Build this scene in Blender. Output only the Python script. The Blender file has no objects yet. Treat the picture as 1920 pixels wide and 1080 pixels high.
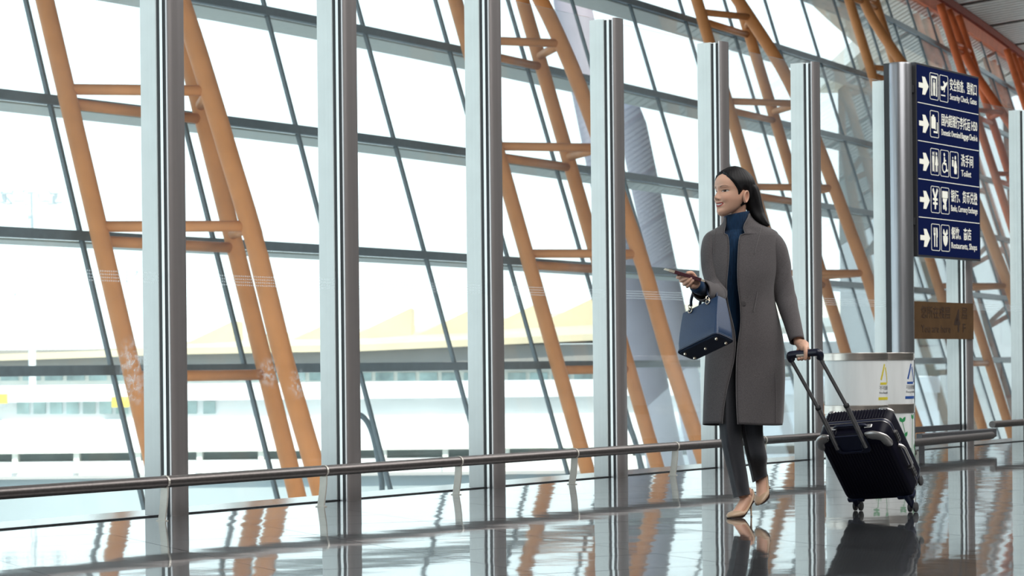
import bpy, bmesh, math, random
from mathutils import Vector, Matrix, Quaternion
from math import sin, cos, pi, radians
random.seed(7)
SC = bpy.context.scene
COL = SC.collection

# ------------------------------------------------------------------ camera, light, exposure
FPX, ROLL, EYE = 4533.0, .0105, .77
cam = bpy.data.cameras.new('camera')
cam.sensor_width = 36.0
cam.lens = FPX * 36.0 / 1920.0
cam.shift_y = 142.4 / 1920.0
cam.clip_end = 3000
cam.dof.use_dof = True
cam.dof.focus_distance = 11.9
cam.dof.aperture_fstop = 8.0
camo = bpy.data.objects.new('camera', cam)
COL.objects.link(camo)
camo.matrix_world = Matrix(((cos(ROLL), sin(ROLL), 0, 0), (0, 0, -1, 0), (-sin(ROLL), cos(ROLL), 0, EYE), (0, 0, 0, 1)))
SC.camera = camo

SC.view_settings.view_transform = 'Standard'
SC.view_settings.look = 'None'
SC.view_settings.exposure = 0.0
SC.view_settings.gamma = 1.0
SC.view_settings.use_curve_mapping = False
SC.cycles.max_bounces = 10
SC.cycles.transparent_max_bounces = 24
SC.cycles.caustics_reflective = False
SC.cycles.caustics_refractive = False

SKY = 2.15
world = bpy.data.worlds.new('world')
SC.world = world
world.use_nodes = True
wn, wl = world.node_tree.nodes, world.node_tree.links
bg = wn['Background']
tc = wn.new('ShaderNodeTexCoord')
sx = wn.new('ShaderNodeSeparateXYZ')
wl.new(tc.outputs['Generated'], sx.inputs[0])
ramp = wn.new('ShaderNodeValToRGB')          # bright haze at the horizon, paler blue overhead
ramp.color_ramp.elements[0].position = 0.0
ramp.color_ramp.elements[0].color = (.90, 1.0, 1.0, 1)
ramp.color_ramp.elements[1].position = .6
ramp.color_ramp.elements[1].color = (.55, .74, .95, 1)
wl.new(sx.outputs['Z'], ramp.inputs[0])
wl.new(ramp.outputs[0], bg.inputs['Color'])
bg.inputs['Strength'].default_value = SKY

sun = bpy.data.lights.new('sun', 'SUN')
sun.energy = 7.0
sun.angle = radians(2)
sun.color = (1, .93, .82)
suno = bpy.data.objects.new('sun', sun)
COL.objects.link(suno)
suno.rotation_euler = Vector((-.35, .62, -.70)).to_track_quat('-Z', 'Y').to_euler()

def area(name, loc, sx_, sy_, power, color=(1, .975, .95)):
    l = bpy.data.lights.new(name, 'AREA')
    l.shape = 'RECTANGLE'
    l.size, l.size_y, l.energy, l.color = sx_, sy_, power, color
    o = bpy.data.objects.new(name, l)
    o.location = loc
    COL.objects.link(o)
    return o
# large fill lights added at ceiling height, in place of the hall's downlights
area('ceiling_fill', (9, 2, 13.0), 14, 20, 3700)
area('ceiling_fill', (17, 24, 13.0), 14, 20, 3700)

# ------------------------------------------------------------------ helpers
def mat(name, color=(.5, .5, .5), rough=.5, metal=0.0, spec=.5, **kw):
    m = bpy.data.materials.new(name)
    m.use_nodes = True
    b = m.node_tree.nodes['Principled BSDF']
    b.inputs['Base Color'].default_value = (*color, 1)
    b.inputs['Roughness'].default_value = rough
    b.inputs['Metallic'].default_value = metal
    b.inputs['Specular IOR Level'].default_value = spec
    for k, v in kw.items():
        b.inputs[k.replace('_', ' ')].default_value = v
    return m

def nd(m, t, **kw):
    n = m.node_tree.nodes.new(t)
    for k, v in kw.items():
        if k in n.inputs:
            n.inputs[k].default_value = v
        else:
            setattr(n, k, v)
    return n

def lk(m, a, b):
    m.node_tree.links.new(a, b)

def pbsdf(m):
    return m.node_tree.nodes['Principled BSDF']

def grain(m, scale=40.0, amt=.15, bump=0.0, stretch=(1, 1, 1), detail=4.0, dist=.002):
    """colour variation and fine relief from object-space noise"""
    b = pbsdf(m)
    c = b.inputs['Base Color'].default_value[:]
    co = nd(m, 'ShaderNodeTexCoord')
    mp = nd(m, 'ShaderNodeMapping')
    mp.inputs['Scale'].default_value = stretch
    lk(m, co.outputs['Object'], mp.inputs[0])
    nz = nd(m, 'ShaderNodeTexNoise')
    nz.inputs['Scale'].default_value = scale
    nz.inputs['Detail'].default_value = detail
    lk(m, mp.outputs[0], nz.inputs['Vector'])
    rp = nd(m, 'ShaderNodeValToRGB')
    rp.color_ramp.elements[0].position = .3
    rp.color_ramp.elements[1].position = .7
    rp.color_ramp.elements[0].color = (*[max(0, x * (1 - amt)) for x in c[:3]], 1)
    rp.color_ramp.elements[1].color = (*[min(1, x * (1 + amt)) for x in c[:3]], 1)
    lk(m, nz.outputs['Fac'], rp.inputs[0])
    lk(m, rp.outputs[0], b.inputs['Base Color'])
    if bump:
        bp = nd(m, 'ShaderNodeBump')
        bp.inputs['Strength'].default_value = bump
        bp.inputs['Distance'].default_value = dist
        lk(m, nz.outputs['Fac'], bp.inputs['Height'])
        lk(m, bp.outputs[0], b.inputs['Normal'])
    return m

def link(o, parent=None):
    COL.objects.link(o)
    if parent is not None:
        o.parent = parent
        o.matrix_parent_inverse = WORLD[parent.name].inverted()
    WORLD[o.name] = o.matrix_basis.copy()
    return o
WORLD = {}

def mesh_from(name, bm, m, smooth=False):
    me = bpy.data.meshes.new(name)
    bm.normal_update()
    bm.to_mesh(me)
    bm.free()
    for x in (m if isinstance(m, (list, tuple)) else [m]):
        me.materials.append(x)
    if smooth:
        me.shade_smooth()
        if smooth != 'all':
            me.set_sharp_from_angle(angle=radians(smooth if smooth is not True else 40))
    return me

def obj(name, bm, m, parent=None, smooth=True):
    o = bpy.data.objects.new(name, mesh_from(name, bm, m, smooth))
    return link(o, parent)

def place(name, me, mw, parent=None):
    """another object that shares mesh data, at matrix mw"""
    o = bpy.data.objects.new(name, me)
    COL.objects.link(o)
    o.matrix_basis = mw
    if parent is not None:
        o.parent = parent
        o.matrix_parent_inverse = WORLD[parent.name].inverted()
    WORLD[o.name] = mw.copy()
    return o

def tag(o, label=None, cat=None, group=None, kind=None):
    if label: o['label'] = label
    if cat: o['category'] = cat
    if group: o['group'] = group
    if kind: o['kind'] = kind
    return o

def thing(name, loc, label=None, cat=None, group=None, kind=None):
    o = bpy.data.objects.new(name, None)
    o.location = loc
    o.empty_display_size = .2
    COL.objects.link(o)
    WORLD[o.name] = Matrix.Translation(Vector(loc))
    return tag(o, label, cat, group, kind)

def frame(origin, x, z):
    """matrix with x axis x, z axis near z"""
    x = Vector(x).normalized()
    z = Vector(z)
    y = z.cross(x).normalized()
    z = x.cross(y)
    m = Matrix((x, y, z)).transposed().to_4x4()
    m.translation = Vector(origin)
    return m

def box(bm, lo, hi, mw=None, bevel=0.0, seg=1):
    lo, hi = Vector(lo), Vector(hi)
    r = bmesh.ops.create_cube(bm, size=1)
    vs = r['verts']
    c, s = (lo + hi) / 2, hi - lo
    for v in vs:
        v.co = Vector((v.co.x * s.x, v.co.y * s.y, v.co.z * s.z)) + c
    if bevel:
        es = list({e for v in vs for e in v.link_edges})
        r = bmesh.ops.bevel(bm, geom=es, offset=bevel, segments=seg, affect='EDGES', profile=.5)
        vs = list({v for f in r['faces'] for v in f.verts} | {v for v in vs if v.is_valid})
    if mw is not None:
        for v in vs:
            v.co = mw @ v.co
    return vs

def ring_pts(c, t, r, n, up=(0, 0, 1), ry=None):
    t = Vector(t).normalized()
    u = Vector(up)
    if abs(t.dot(u)) > .95: u = Vector((1, 0, 0))
    a = t.cross(u).normalized()
    b = a.cross(t).normalized()
    ry = r if ry is None else ry
    return [Vector(c) + a * (r * cos(2 * pi * i / n)) + b * (ry * sin(2 * pi * i / n)) for i in range(n)]

def loft(bm, rings, caps=True, closed=True):
    vr = [[bm.verts.new(p) for p in r] for r in rings]
    for A, B in zip(vr, vr[1:]):
        n = len(A)
        for i in range(n if closed else n - 1):
            j = (i + 1) % n
            bm.faces.new((A[i], A[j], B[j], B[i]))
    if caps and closed:
        bm.faces.new(list(reversed(vr[0])))
        bm.faces.new(vr[-1])
    return vr

def tube(bm, pts, r, n=12, up=(0, 0, 1), caps=True, ry=None):
    pts = [Vector(p) for p in pts]
    rs = r if isinstance(r, (list, tuple)) else [r] * len(pts)
    rings = []
    for i, p in enumerate(pts):
        t = pts[min(i + 1, len(pts) - 1)] - pts[max(i - 1, 0)]
        rings.append(ring_pts(p, t, rs[i], n, up, None if ry is None else ry * rs[i]))
    return loft(bm, rings, caps)

def lathe(bm, prof, n=32, mw=None, caps=True):
    rings = [[Vector((r * cos(2 * pi * i / n), r * sin(2 * pi * i / n), z)) for i in range(n)] for r, z in prof]
    if mw is not None: rings = [[mw @ p for p in r] for r in rings]
    return loft(bm, rings, caps)

def prism(bm, poly, z0, z1, mw=None):
    """2-D polygon extruded along z"""
    mw = mw or Matrix()
    a = [bm.verts.new(mw @ Vector((x, y, z0))) for x, y in poly]
    b = [bm.verts.new(mw @ Vector((x, y, z1))) for x, y in poly]
    n = len(poly)
    try:
        bm.faces.new(list(reversed(a))); bm.faces.new(b)
        for i in range(n):
            j = (i + 1) % n
            bm.faces.new((a[i], a[j], b[j], b[i]))
    except ValueError:
        pass

def catmull(pts, n=6):
    pts = [Vector(p) for p in pts]
    out = []
    for i in range(len(pts) - 1):
        p0, p1, p2, p3 = pts[max(i - 1, 0)], pts[i], pts[i + 1], pts[min(i + 2, len(pts) - 1)]
        for k in range(n):
            t = k / n
            out.append(.5 * ((2 * p1) + (p2 - p0) * t + (2 * p0 - 5 * p1 + 4 * p2 - p3) * t * t + (3 * p1 - p0 - 3 * p2 + p3) * t ** 3))
    out.append(pts[-1])
    return out

def lerp_table(tab, x):
    if x <= tab[0][0]: return tab[0][1]
    for (a, b), (c, d) in zip(tab, tab[1:]):
        if x <= c: return b + (d - b) * (x - a) / (c - a)
    return tab[-1][1]

def text_mesh(body, height, width=None, depth=.0015, bold=0.0):
    """lettering as a mesh: x right, y up, lower left at 0,0, scaled to a height and a width"""
    cu = bpy.data.curves.new('lettering', 'FONT')
    cu.body = body
    cu.extrude = .02
    cu.offset = bold
    cu.resolution_u = 2
    o = bpy.data.objects.new('lettering', cu)
    COL.objects.link(o)
    me = bpy.data.meshes.new_from_object(o.evaluated_get(bpy.context.evaluated_depsgraph_get()))
    bpy.data.objects.remove(o)
    bpy.data.curves.remove(cu)
    xs = [v.co.x for v in me.vertices]; ys = [v.co.y for v in me.vertices]; zs = [v.co.z for v in me.vertices]
    sy = height / (max(ys) - min(ys))
    sx_ = width / (max(xs) - min(xs)) if width else sy
    z0 = min(zs); dz = max(zs) - z0 or 1
    x0, y0 = min(xs), min(ys)
    for v in me.vertices:
        v.co = ((v.co.x - x0) * sx_, (v.co.y - y0) * sy, (v.co.z - z0) / dz * depth)
    return me

def put_text(parent, body, mw, height, width, m, name='lettering', depth=.0015, bold=0.0, warp=None):
    me = text_mesh(body, height, width, depth, bold)
    me.materials.clear()
    me.materials.append(m)
    for v in me.vertices:
        v.co = warp(mw @ v.co) if warp else mw @ v.co
    return link(bpy.data.objects.new(name, me), parent)

# ------------------------------------------------------------------ materials of the building
M = {}
M['granite'] = mat('polished_granite', (.060, .066, .072), .30, 0, .3, Coat_Weight=1.0, Coat_Roughness=.035, Coat_IOR=1.6)
def _granite(m):
    b = pbsdf(m)
    co = nd(m, 'ShaderNodeNewGeometry')
    n1 = nd(m, 'ShaderNodeTexNoise'); n1.inputs['Scale'].default_value = 190; n1.inputs['Detail'].default_value = 3
    lk(m, co.outputs['Position'], n1.inputs['Vector'])
    rp = nd(m, 'ShaderNodeValToRGB')
    rp.color_ramp.elements[0].position = .35; rp.color_ramp.elements[1].position = .68
    rp.color_ramp.elements[0].color = (.018, .021, .026, 1); rp.color_ramp.elements[1].color = (.085, .090, .095, 1)
    lk(m, n1.outputs['Fac'], rp.inputs[0])
    oi = nd(m, 'ShaderNodeObjectInfo')
    hs = nd(m, 'ShaderNodeHueSaturation')
    mr = nd(m, 'ShaderNodeMapRange'); mr.inputs['To Min'].default_value = .8; mr.inputs['To Max'].default_value = 1.25
    lk(m, oi.outputs['Random'], mr.inputs['Value']); lk(m, mr.outputs[0], hs.inputs['Value'])
    lk(m, rp.outputs[0], hs.inputs['Color']); lk(m, hs.outputs[0], b.inputs['Base Color'])
    n2 = nd(m, 'ShaderNodeTexNoise'); n2.inputs['Scale'].default_value = 2.2; n2.inputs['Detail'].default_value = 1
    n3 = nd(m, 'ShaderNodeTexNoise'); n3.inputs['Scale'].default_value = 14; n3.inputs['Detail'].default_value = 1
    lk(m, co.outputs['Position'], n2.inputs['Vector']); lk(m, co.outputs['Position'], n3.inputs['Vector'])
    b1 = nd(m, 'ShaderNodeBump'); b1.inputs['Strength'].default_value = 1; b1.inputs['Distance'].default_value = .0012
    b2 = nd(m, 'ShaderNodeBump'); b2.inputs['Strength'].default_value = 1; b2.inputs['Distance'].default_value = .00008
    lk(m, n2.outputs['Fac'], b1.inputs['Height']); lk(m, n3.outputs['Fac'], b2.inputs['Height'])
    lk(m, b1.outputs[0], b2.inputs['Normal']); lk(m, b2.outputs[0], b.inputs['Normal']); lk(m, b2.outputs[0], b.inputs['Coat Normal'])
_granite(M['granite'])
M['grout'] = mat('dark_joint', (.02, .021, .023), .5)
M['slab'] = grain(mat('slab_stone', (.10, .07, .065), .12), 60, .3)
M['fin'] = grain(mat('pale_grey_painted_aluminium', (.78, .84, .84), .38, 0, .4), 6, .04)
M['cap'] = grain(mat('satin_aluminium', (.50, .47, .47), .34, .85), 30, .06, stretch=(1, 1, .02))
M['strip'] = mat('bright_aluminium', (.75, .77, .77), .3, .6)
M['gasket'] = mat('black_rubber', (.015, .017, .02), .5)
M['steel'] = grain(mat('brushed_stainless', (.56, .52, .48), .30, 1.0), 90, .08, stretch=(.05, .05, 1))
M['rail'] = grain(mat('bronze_brown_rail', (.17, .155, .15), .36, .85), 50, .1)
M['bracket'] = grain(mat('pale_satin_bracket', (.66, .64, .58), .35, .35), 30, .05)
M['dark_steel'] = grain(mat('dark_grey_steel', (.10, .105, .115), .4, .4), 20, .1)
M['transom'] = grain(mat('blue_grey_frame', (.095, .125, .14), .45, .1), 8, .12)
M['transom_light'] = grain(mat('pale_frame_soffit', (.50, .49, .43), .5), 8, .06)
M['orange'] = grain(mat('orange_enamel_steel', (.57, .235, .085), .5, 0, .2), 3, .08)
M['red'] = grain(mat('vermilion_enamel_steel', (.60, .135, .045), .55, 0, .15), 3, .08)
M['oxide'] = grain(mat('red_oxide_steel', (.22, .040, .020), .7, 0, .1), 3, .1)
M['slat'] = grain(mat('pale_metal_slat', (.62, .58, .53), .4, .3), 4, .06)
M['ceiling'] = grain(mat('ceiling_plenum', (.32, .285, .265), .8), 1, .2)
M['white_wall'] = grain(mat('white_render', (.80, .81, .80), .7), .3, .05)
M['cream_wall'] = grain(mat('cream_panels', (.80, .78, .70), .7), .3, .06)
M['wing_grey'] = grain(mat('dark_grey_cladding', (.085, .10, .095), .7), .2, .15)
M['wing_glass'] = grain(mat('grey_green_glazing', (.05, .075, .07), .3), .4, .3)
M['fascia'] = grain(mat('grey_fascia_panels', (.25, .24, .225), .7), .2, .08)  # even mid-grey of the terminal fascia
M['grey_band'] = grain(mat('warm_grey_fascia', (.42, .40, .38), .7), .2, .08)
M['yellow_roof'] = grain(mat('golden_roof', (.58, .49, .33), .6), .2, .1)
M['tealglass'] = grain(mat('teal_window_glass', (.40, .52, .50), .3), .8, .35)
M['pale_glass'] = grain(mat('pale_teal_glazing', (.52, .62, .58), .4), .6, .15)  # pale teal of the strip of openings
M['base_wall'] = grain(mat('haze_grey_base_wall', (.36, .41, .42), .7), .1, .1)  # haze over the low ground put into this wall's colour
M['yellow'] = mat('yellow_board', (.85, .62, .10), .5)
M['tarmac'] = grain(mat('apron_concrete', (.52, .54, .53), .8), .05, .15)
M['mast'] = mat('pale_mast_paint', (.72, .74, .72), .5)
M['band_grey'] = grain(mat('mauve_grey_band', (.36, .32, .36), .55), .6, .12)

def glass(name, tint, dust, frit=None, dustcol=(.85, .9, .92), smudges=()):
    m = bpy.data.materials.new(name)
    m.use_nodes = True
    n = m.node_tree.nodes
    n.remove(n['Principled BSDF'])
    out = n['Material Output']
    tr = nd(m, 'ShaderNodeBsdfTransparent'); tr.inputs[0].default_value = (*tint, 1)
    gl = nd(m, 'ShaderNodeBsdfGlossy'); gl.inputs['Roughness'].default_value = 0.0
    lw = nd(m, 'ShaderNodeLayerWeight'); lw.inputs['Blend'].default_value = .5
    pw = nd(m, 'ShaderNodeMath', operation='POWER'); pw.inputs[1].default_value = 5
    lk(m, lw.outputs['Facing'], pw.inputs[0])
    ma = nd(m, 'ShaderNodeMath', operation='MULTIPLY_ADD'); ma.inputs[1].default_value = .96; ma.inputs[2].default_value = .025
    lk(m, pw.outputs[0], ma.inputs[0])
    mx = nd(m, 'ShaderNodeMixShader')
    lk(m, ma.outputs[0], mx.inputs[0]); lk(m, tr.outputs[0], mx.inputs[1]); lk(m, gl.outputs[0], mx.inputs[2])
    # dust film added as a whitening veil of haze: scatters a little daylight
    tl = nd(m, 'ShaderNodeBsdfTranslucent'); tl.inputs[0].default_value = (*dustcol, 1)
    df = nd(m, 'ShaderNodeBsdfDiffuse'); df.inputs[0].default_value = (*dustcol, 1)
    dm = nd(m, 'ShaderNodeMixShader'); dm.inputs[0].default_value = .35
    lk(m, tl.outputs[0], dm.inputs[1]); lk(m, df.outputs[0], dm.inputs[2])
    co = nd(m, 'ShaderNodeNewGeometry')
    nz = nd(m, 'ShaderNodeTexNoise'); nz.inputs['Scale'].default_value = 1.3; nz.inputs['Detail'].default_value = 5
    lk(m, co.outputs['Position'], nz.inputs['Vector'])
    mr = nd(m, 'ShaderNodeMapRange')
    mr.inputs['From Min'].default_value = .35; mr.inputs['From Max'].default_value = .75
    mr.inputs['To Min'].default_value = dust * .7; mr.inputs['To Max'].default_value = dust * 1.5
    lk(m, nz.outputs['Fac'], mr.inputs['Value'])
    fac = mr.outputs[0]
    if frit:
        # printed band of small dots (three rows) across each pane
        z0, pitch, rows = frit
        sp = nd(m, 'ShaderNodeSeparateXYZ'); lk(m, co.outputs['Position'], sp.inputs[0])
        along = nd(m, 'ShaderNodeMath', operation='MULTIPLY_ADD'); along.inputs[1].default_value = WX / pitch
        a2 = nd(m, 'ShaderNodeMath', operation='MULTIPLY'); a2.inputs[1].default_value = WY / pitch
        lk(m, sp.outputs['Y'], a2.inputs[0]); lk(m, sp.outputs['X'], along.inputs[0]); lk(m, a2.outputs[0], along.inputs[2])
        up = nd(m, 'ShaderNodeMath', operation='MULTIPLY_ADD'); up.inputs[1].default_value = 1 / pitch; up.inputs[2].default_value = -z0 / pitch
        lk(m, sp.outputs['Z'], up.inputs[0])
        sq = []
        for s in (along, up):
            f = nd(m, 'ShaderNodeMath', operation='FRACT'); lk(m, s.outputs[0], f.inputs[0])
            c = nd(m, 'ShaderNodeMath', operation='SUBTRACT'); c.inputs[1].default_value = .5; lk(m, f.outputs[0], c.inputs[0])
            q = nd(m, 'ShaderNodeMath', operation='MULTIPLY'); lk(m, c.outputs[0], q.inputs[0]); lk(m, c.outputs[0], q.inputs[1])
            sq.append(q)
        r2 = nd(m, 'ShaderNodeMath', operation='ADD'); lk(m, sq[0].outputs[0], r2.inputs[0]); lk(m, sq[1].outputs[0], r2.inputs[1])
        ins = nd(m, 'ShaderNodeMath', operation='LESS_THAN'); ins.inputs[1].default_value = .10; lk(m, r2.outputs[0], ins.inputs[0])
        g0 = nd(m, 'ShaderNodeMath', operation='GREATER_THAN'); g0.inputs[1].default_value = 0; lk(m, up.outputs[0], g0.inputs[0])
        g1 = nd(m, 'ShaderNodeMath', operation='LESS_THAN'); g1.inputs[1].default_value = rows; lk(m, up.outputs[0], g1.inputs[0])
        p1 = nd(m, 'ShaderNodeMath', operation='MULTIPLY'); lk(m, g0.outputs[0], p1.inputs[0]); lk(m, g1.outputs[0], p1.inputs[1])
        p2 = nd(m, 'ShaderNodeMath', operation='MULTIPLY'); lk(m, p1.outputs[0], p2.inputs[0]); lk(m, ins.outputs[0], p2.inputs[1])
        p3 = nd(m, 'ShaderNodeMath', operation='MULTIPLY_ADD', use_clamp=True); p3.inputs[1].default_value = .2
        lk(m, p2.outputs[0], p3.inputs[0]); lk(m, fac, p3.inputs[2])
        fac = p3.outputs[0]
    for (c, r) in smudges:
        # a scuffed, wiped patch of dried dirt on the pane
        ds = nd(m, 'ShaderNodeVectorMath', operation='DISTANCE'); ds.inputs[1].default_value = c
        lk(m, co.outputs['Position'], ds.inputs[0])
        fall = nd(m, 'ShaderNodeMapRange'); fall.inputs['From Min'].default_value = r; fall.inputs['From Max'].default_value = r * .15
        lk(m, ds.outputs['Value'], fall.inputs['Value'])
        n2 = nd(m, 'ShaderNodeTexNoise'); n2.inputs['Scale'].default_value = 26; n2.inputs['Detail'].default_value = 8; n2.inputs['Roughness'].default_value = .7
        lk(m, co.outputs['Position'], n2.inputs['Vector'])
        th = nd(m, 'ShaderNodeMapRange'); th.inputs['From Min'].default_value = .47; th.inputs['From Max'].default_value = .62; th.inputs['To Max'].default_value = .42
        lk(m, n2.outputs['Fac'], th.inputs['Value'])
        mu = nd(m, 'ShaderNodeMath', operation='MULTIPLY'); lk(m, fall.outputs[0], mu.inputs[0]); lk(m, th.outputs[0], mu.inputs[1])
        ad = nd(m, 'ShaderNodeMath', operation='ADD', use_clamp=True); lk(m, fac, ad.inputs[0]); lk(m, mu.outputs[0], ad.inputs[1])
        fac = ad.outputs[0]
    m2 = nd(m, 'ShaderNodeMixShader')
    lk(m, fac, m2.inputs[0]); lk(m, mx.outputs[0], m2.inputs[1]); lk(m, dm.outputs[0], m2.inputs[2])
    lk(m, m2.outputs[0], out.inputs['Surface'])
    return m

# the glass partition runs along this line: one post every 1.5 m
LX, LY, DX, DY = .652, 16.31, .824, 1.249
SP = math.hypot(DX, DY)
WX, WY = DX / SP, DY / SP                     # along the partition, away from the camera
Wv, Mv = Vector((WX, WY, 0)), Vector((WY, -WX, 0))   # Mv points into the hall
def line(k, m=0.0, z=0.0):
    return Vector((LX + DX * k, LY + DY * k, z)) + Mv * m
M['glass'] = glass('partition_glass', (.972, .992, .99), .02, (1.205, .016, 4), smudges=[((-1.939, 12.382, .797), .15), ((-1.945, 12.374, .647), .11), ((-1.335, 13.298, .732), .10), ((-1.194, 13.513, .67), .10)])
M['facade_glass'] = glass('facade_glass', (.962, .99, .993), .010)

# ------------------------------------------------------------------ floor
def floor():
    bm = bmesh.new()
    a, b = line(-14, -.52), line(60, -.52)
    poly = [a, b, b + Mv * 60, a + Mv * 60]
    prism(bm, [(p.x, p.y) for p in poly], -.9, -.006)
    f = obj('floor', bm, M['slab'], smooth=False)
    tag(f, 'polished dark grey granite floor of the departure hall', kind='structure')
    # granite tiles .8 x .6, set askew to the partition
    A, B = Vector((-.419, .908, 0)), Vector((.908, .419, 0))
    ca, cb, ta, tb = 8.0, 3.8, .6, .8
    joint = .0016
    bm = bmesh.new()
    box(bm, (-tb / 2 + joint, -ta / 2 + joint, -.008), (tb / 2 - joint, ta / 2 - joint, 0))
    tile = mesh_from('tile', bm, M['granite'], False)
    rot = Matrix((B, A, Vector((0, 0, 1)))).transposed().to_4x4()
    rest = bmesh.new()
    lim = .01
    cand = []
    for ia in range(-30, 80):
        for ib in range(-40, 60):
            c = A * (ca + (ia + .5) * ta) + B * (cb + (ib + .5) * tb)
            if c.y < -4 or c.y > 60: continue
            m = (c - line(0)).dot(Mv)
            if m < -.55 or m > 26: continue
            corners = [c + A * (sa * ta / 2) + B * (sb * tb / 2) for sa in (-1, 1) for sb in (-1, 1)]
            if min((q - line(0)).dot(Mv) for q in corners) < lim:
                cand.append((c, corners, 'cut')); continue
            inview = c.y > 7.8 and abs(c.x) < .2118 * c.y + .6
            cand.append((c, corners, 'view' if inview else 'rest'))
    near = sorted([x for x in cand if x[2] == 'view'], key=lambda x: x[0].y)[:280]
    keep = {id(x) for x in near}
    for x in cand:
        c, corners, kind = x
        mw = Matrix.Translation(c) @ rot
        if id(x) in keep:
            t = Matrix.Rotation(random.uniform(-.0006, .0006), 4, 'X') @ Matrix.Rotation(random.uniform(-.0006, .0006), 4, 'Y')
            place('tile', tile, mw @ t, f)
        elif kind == 'cut':
            # trimmed against the partition line
            q = [corners[0], corners[1], corners[3], corners[2]]
            out = []
            for i in range(4):
                p0, p1 = q[i], q[(i + 1) % 4]
                d0, d1 = (p0 - line(0)).dot(Mv) - lim, (p1 - line(0)).dot(Mv) - lim
                if d0 >= 0: out.append(p0)
                if d0 * d1 < 0: out.append(p0.lerp(p1, d0 / (d0 - d1)))
            if len(out) < 3: continue
            cc = sum(out, Vector()) / len(out)
            pts = [cc + (p - cc) * .996 for p in out]
            b2 = bmesh.new() if (c.y > 7.8 and abs(c.x) < .2118 * c.y + .6 and c.y < 34) else rest
            prism(b2, [(p.x, p.y) for p in pts], -.008, 0)
            if b2 is not rest:
                bmesh.ops.recalc_face_normals(b2, faces=b2.faces)
                obj('tile', b2, M['granite'], f, smooth=False)
        else:
            box(rest, (-tb / 2 + joint, -ta / 2 + joint, -.008), (tb / 2 - joint, ta / 2 - joint, 0), mw)
    bmesh.ops.recalc_face_normals(rest, faces=rest.faces)
    r = obj('tiles_beyond', rest, M['granite'], f, smooth=False)
    r['kind'] = 'stuff'
floor()

# ------------------------------------------------------------------ glass partition (left wall)
PH = 3.09
def partition():
    w = thing('wall_left', line(0), 'tall frameless glass partition on pale aluminium posts', kind='structure')
    fw = lambda k, z=0.0: Matrix((Wv, Mv, Vector((0, 0, 1)))).transposed().to_4x4()
    def at(k):
        m = fw(k); m.translation = line(k); return m
    # fin behind the glass, gaskets between, rounded cover cap towards the hall
    bm = bmesh.new(); box(bm, (-.012, -.118, 0), (.05, -.004, PH), bevel=.003); fin = mesh_from('post', bm, M['fin'], False)
    bm = bmesh.new(); box(bm, (-.010, -.003, 0), (.06, .018, PH - .01)); box(bm, (-.008, .036, 0), (.06, .056, PH - .01))
    gas = mesh_from('gasket', bm, M['gasket'], False)
    bm = bmesh.new(); box(bm, (-.011, .018, 0), (.06, .036, PH - .005)); st = mesh_from('bright_strip', bm, M['strip'], False)
    bm = bmesh.new()
    prof = [(-.008, .056), (.120, .056), (.122, .062), (.119, .070), (.104, .072), (.101, .077), (.098, .084), (.06, .089), (.012, .084), (-.006, .074), (-.010, .064)]
    prism(bm, prof, 0, PH + .004)
    bmesh.ops.recalc_face_normals(bm, faces=bm.faces)
    capm = mesh_from('cover_cap', bm, M['cap'], 50)
    bm = bmesh.new()
    box(bm, (.0, -.012, .0), (SP - .005, .0, PH - .01), bevel=.001)
    pane = mesh_from('glass_pane', bm, M['glass'], False)
    bm = bmesh.new()
    box(bm, (-.0, -.02, -.006), (SP, .012, .006))
    chan = mesh_from('floor_channel', bm, M['gasket'], False)
    for k in range(-5, 8):
        p = place('post', fin, at(k), w)
        for nm, me in (('gasket', gas), ('bright_strip', st), ('cover_cap', capm)):
            place(nm, me, at(k), p)
        place('glass_pane', pane, at(k), w)
        place('floor_channel', chan, at(k), w)
partition()

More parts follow.
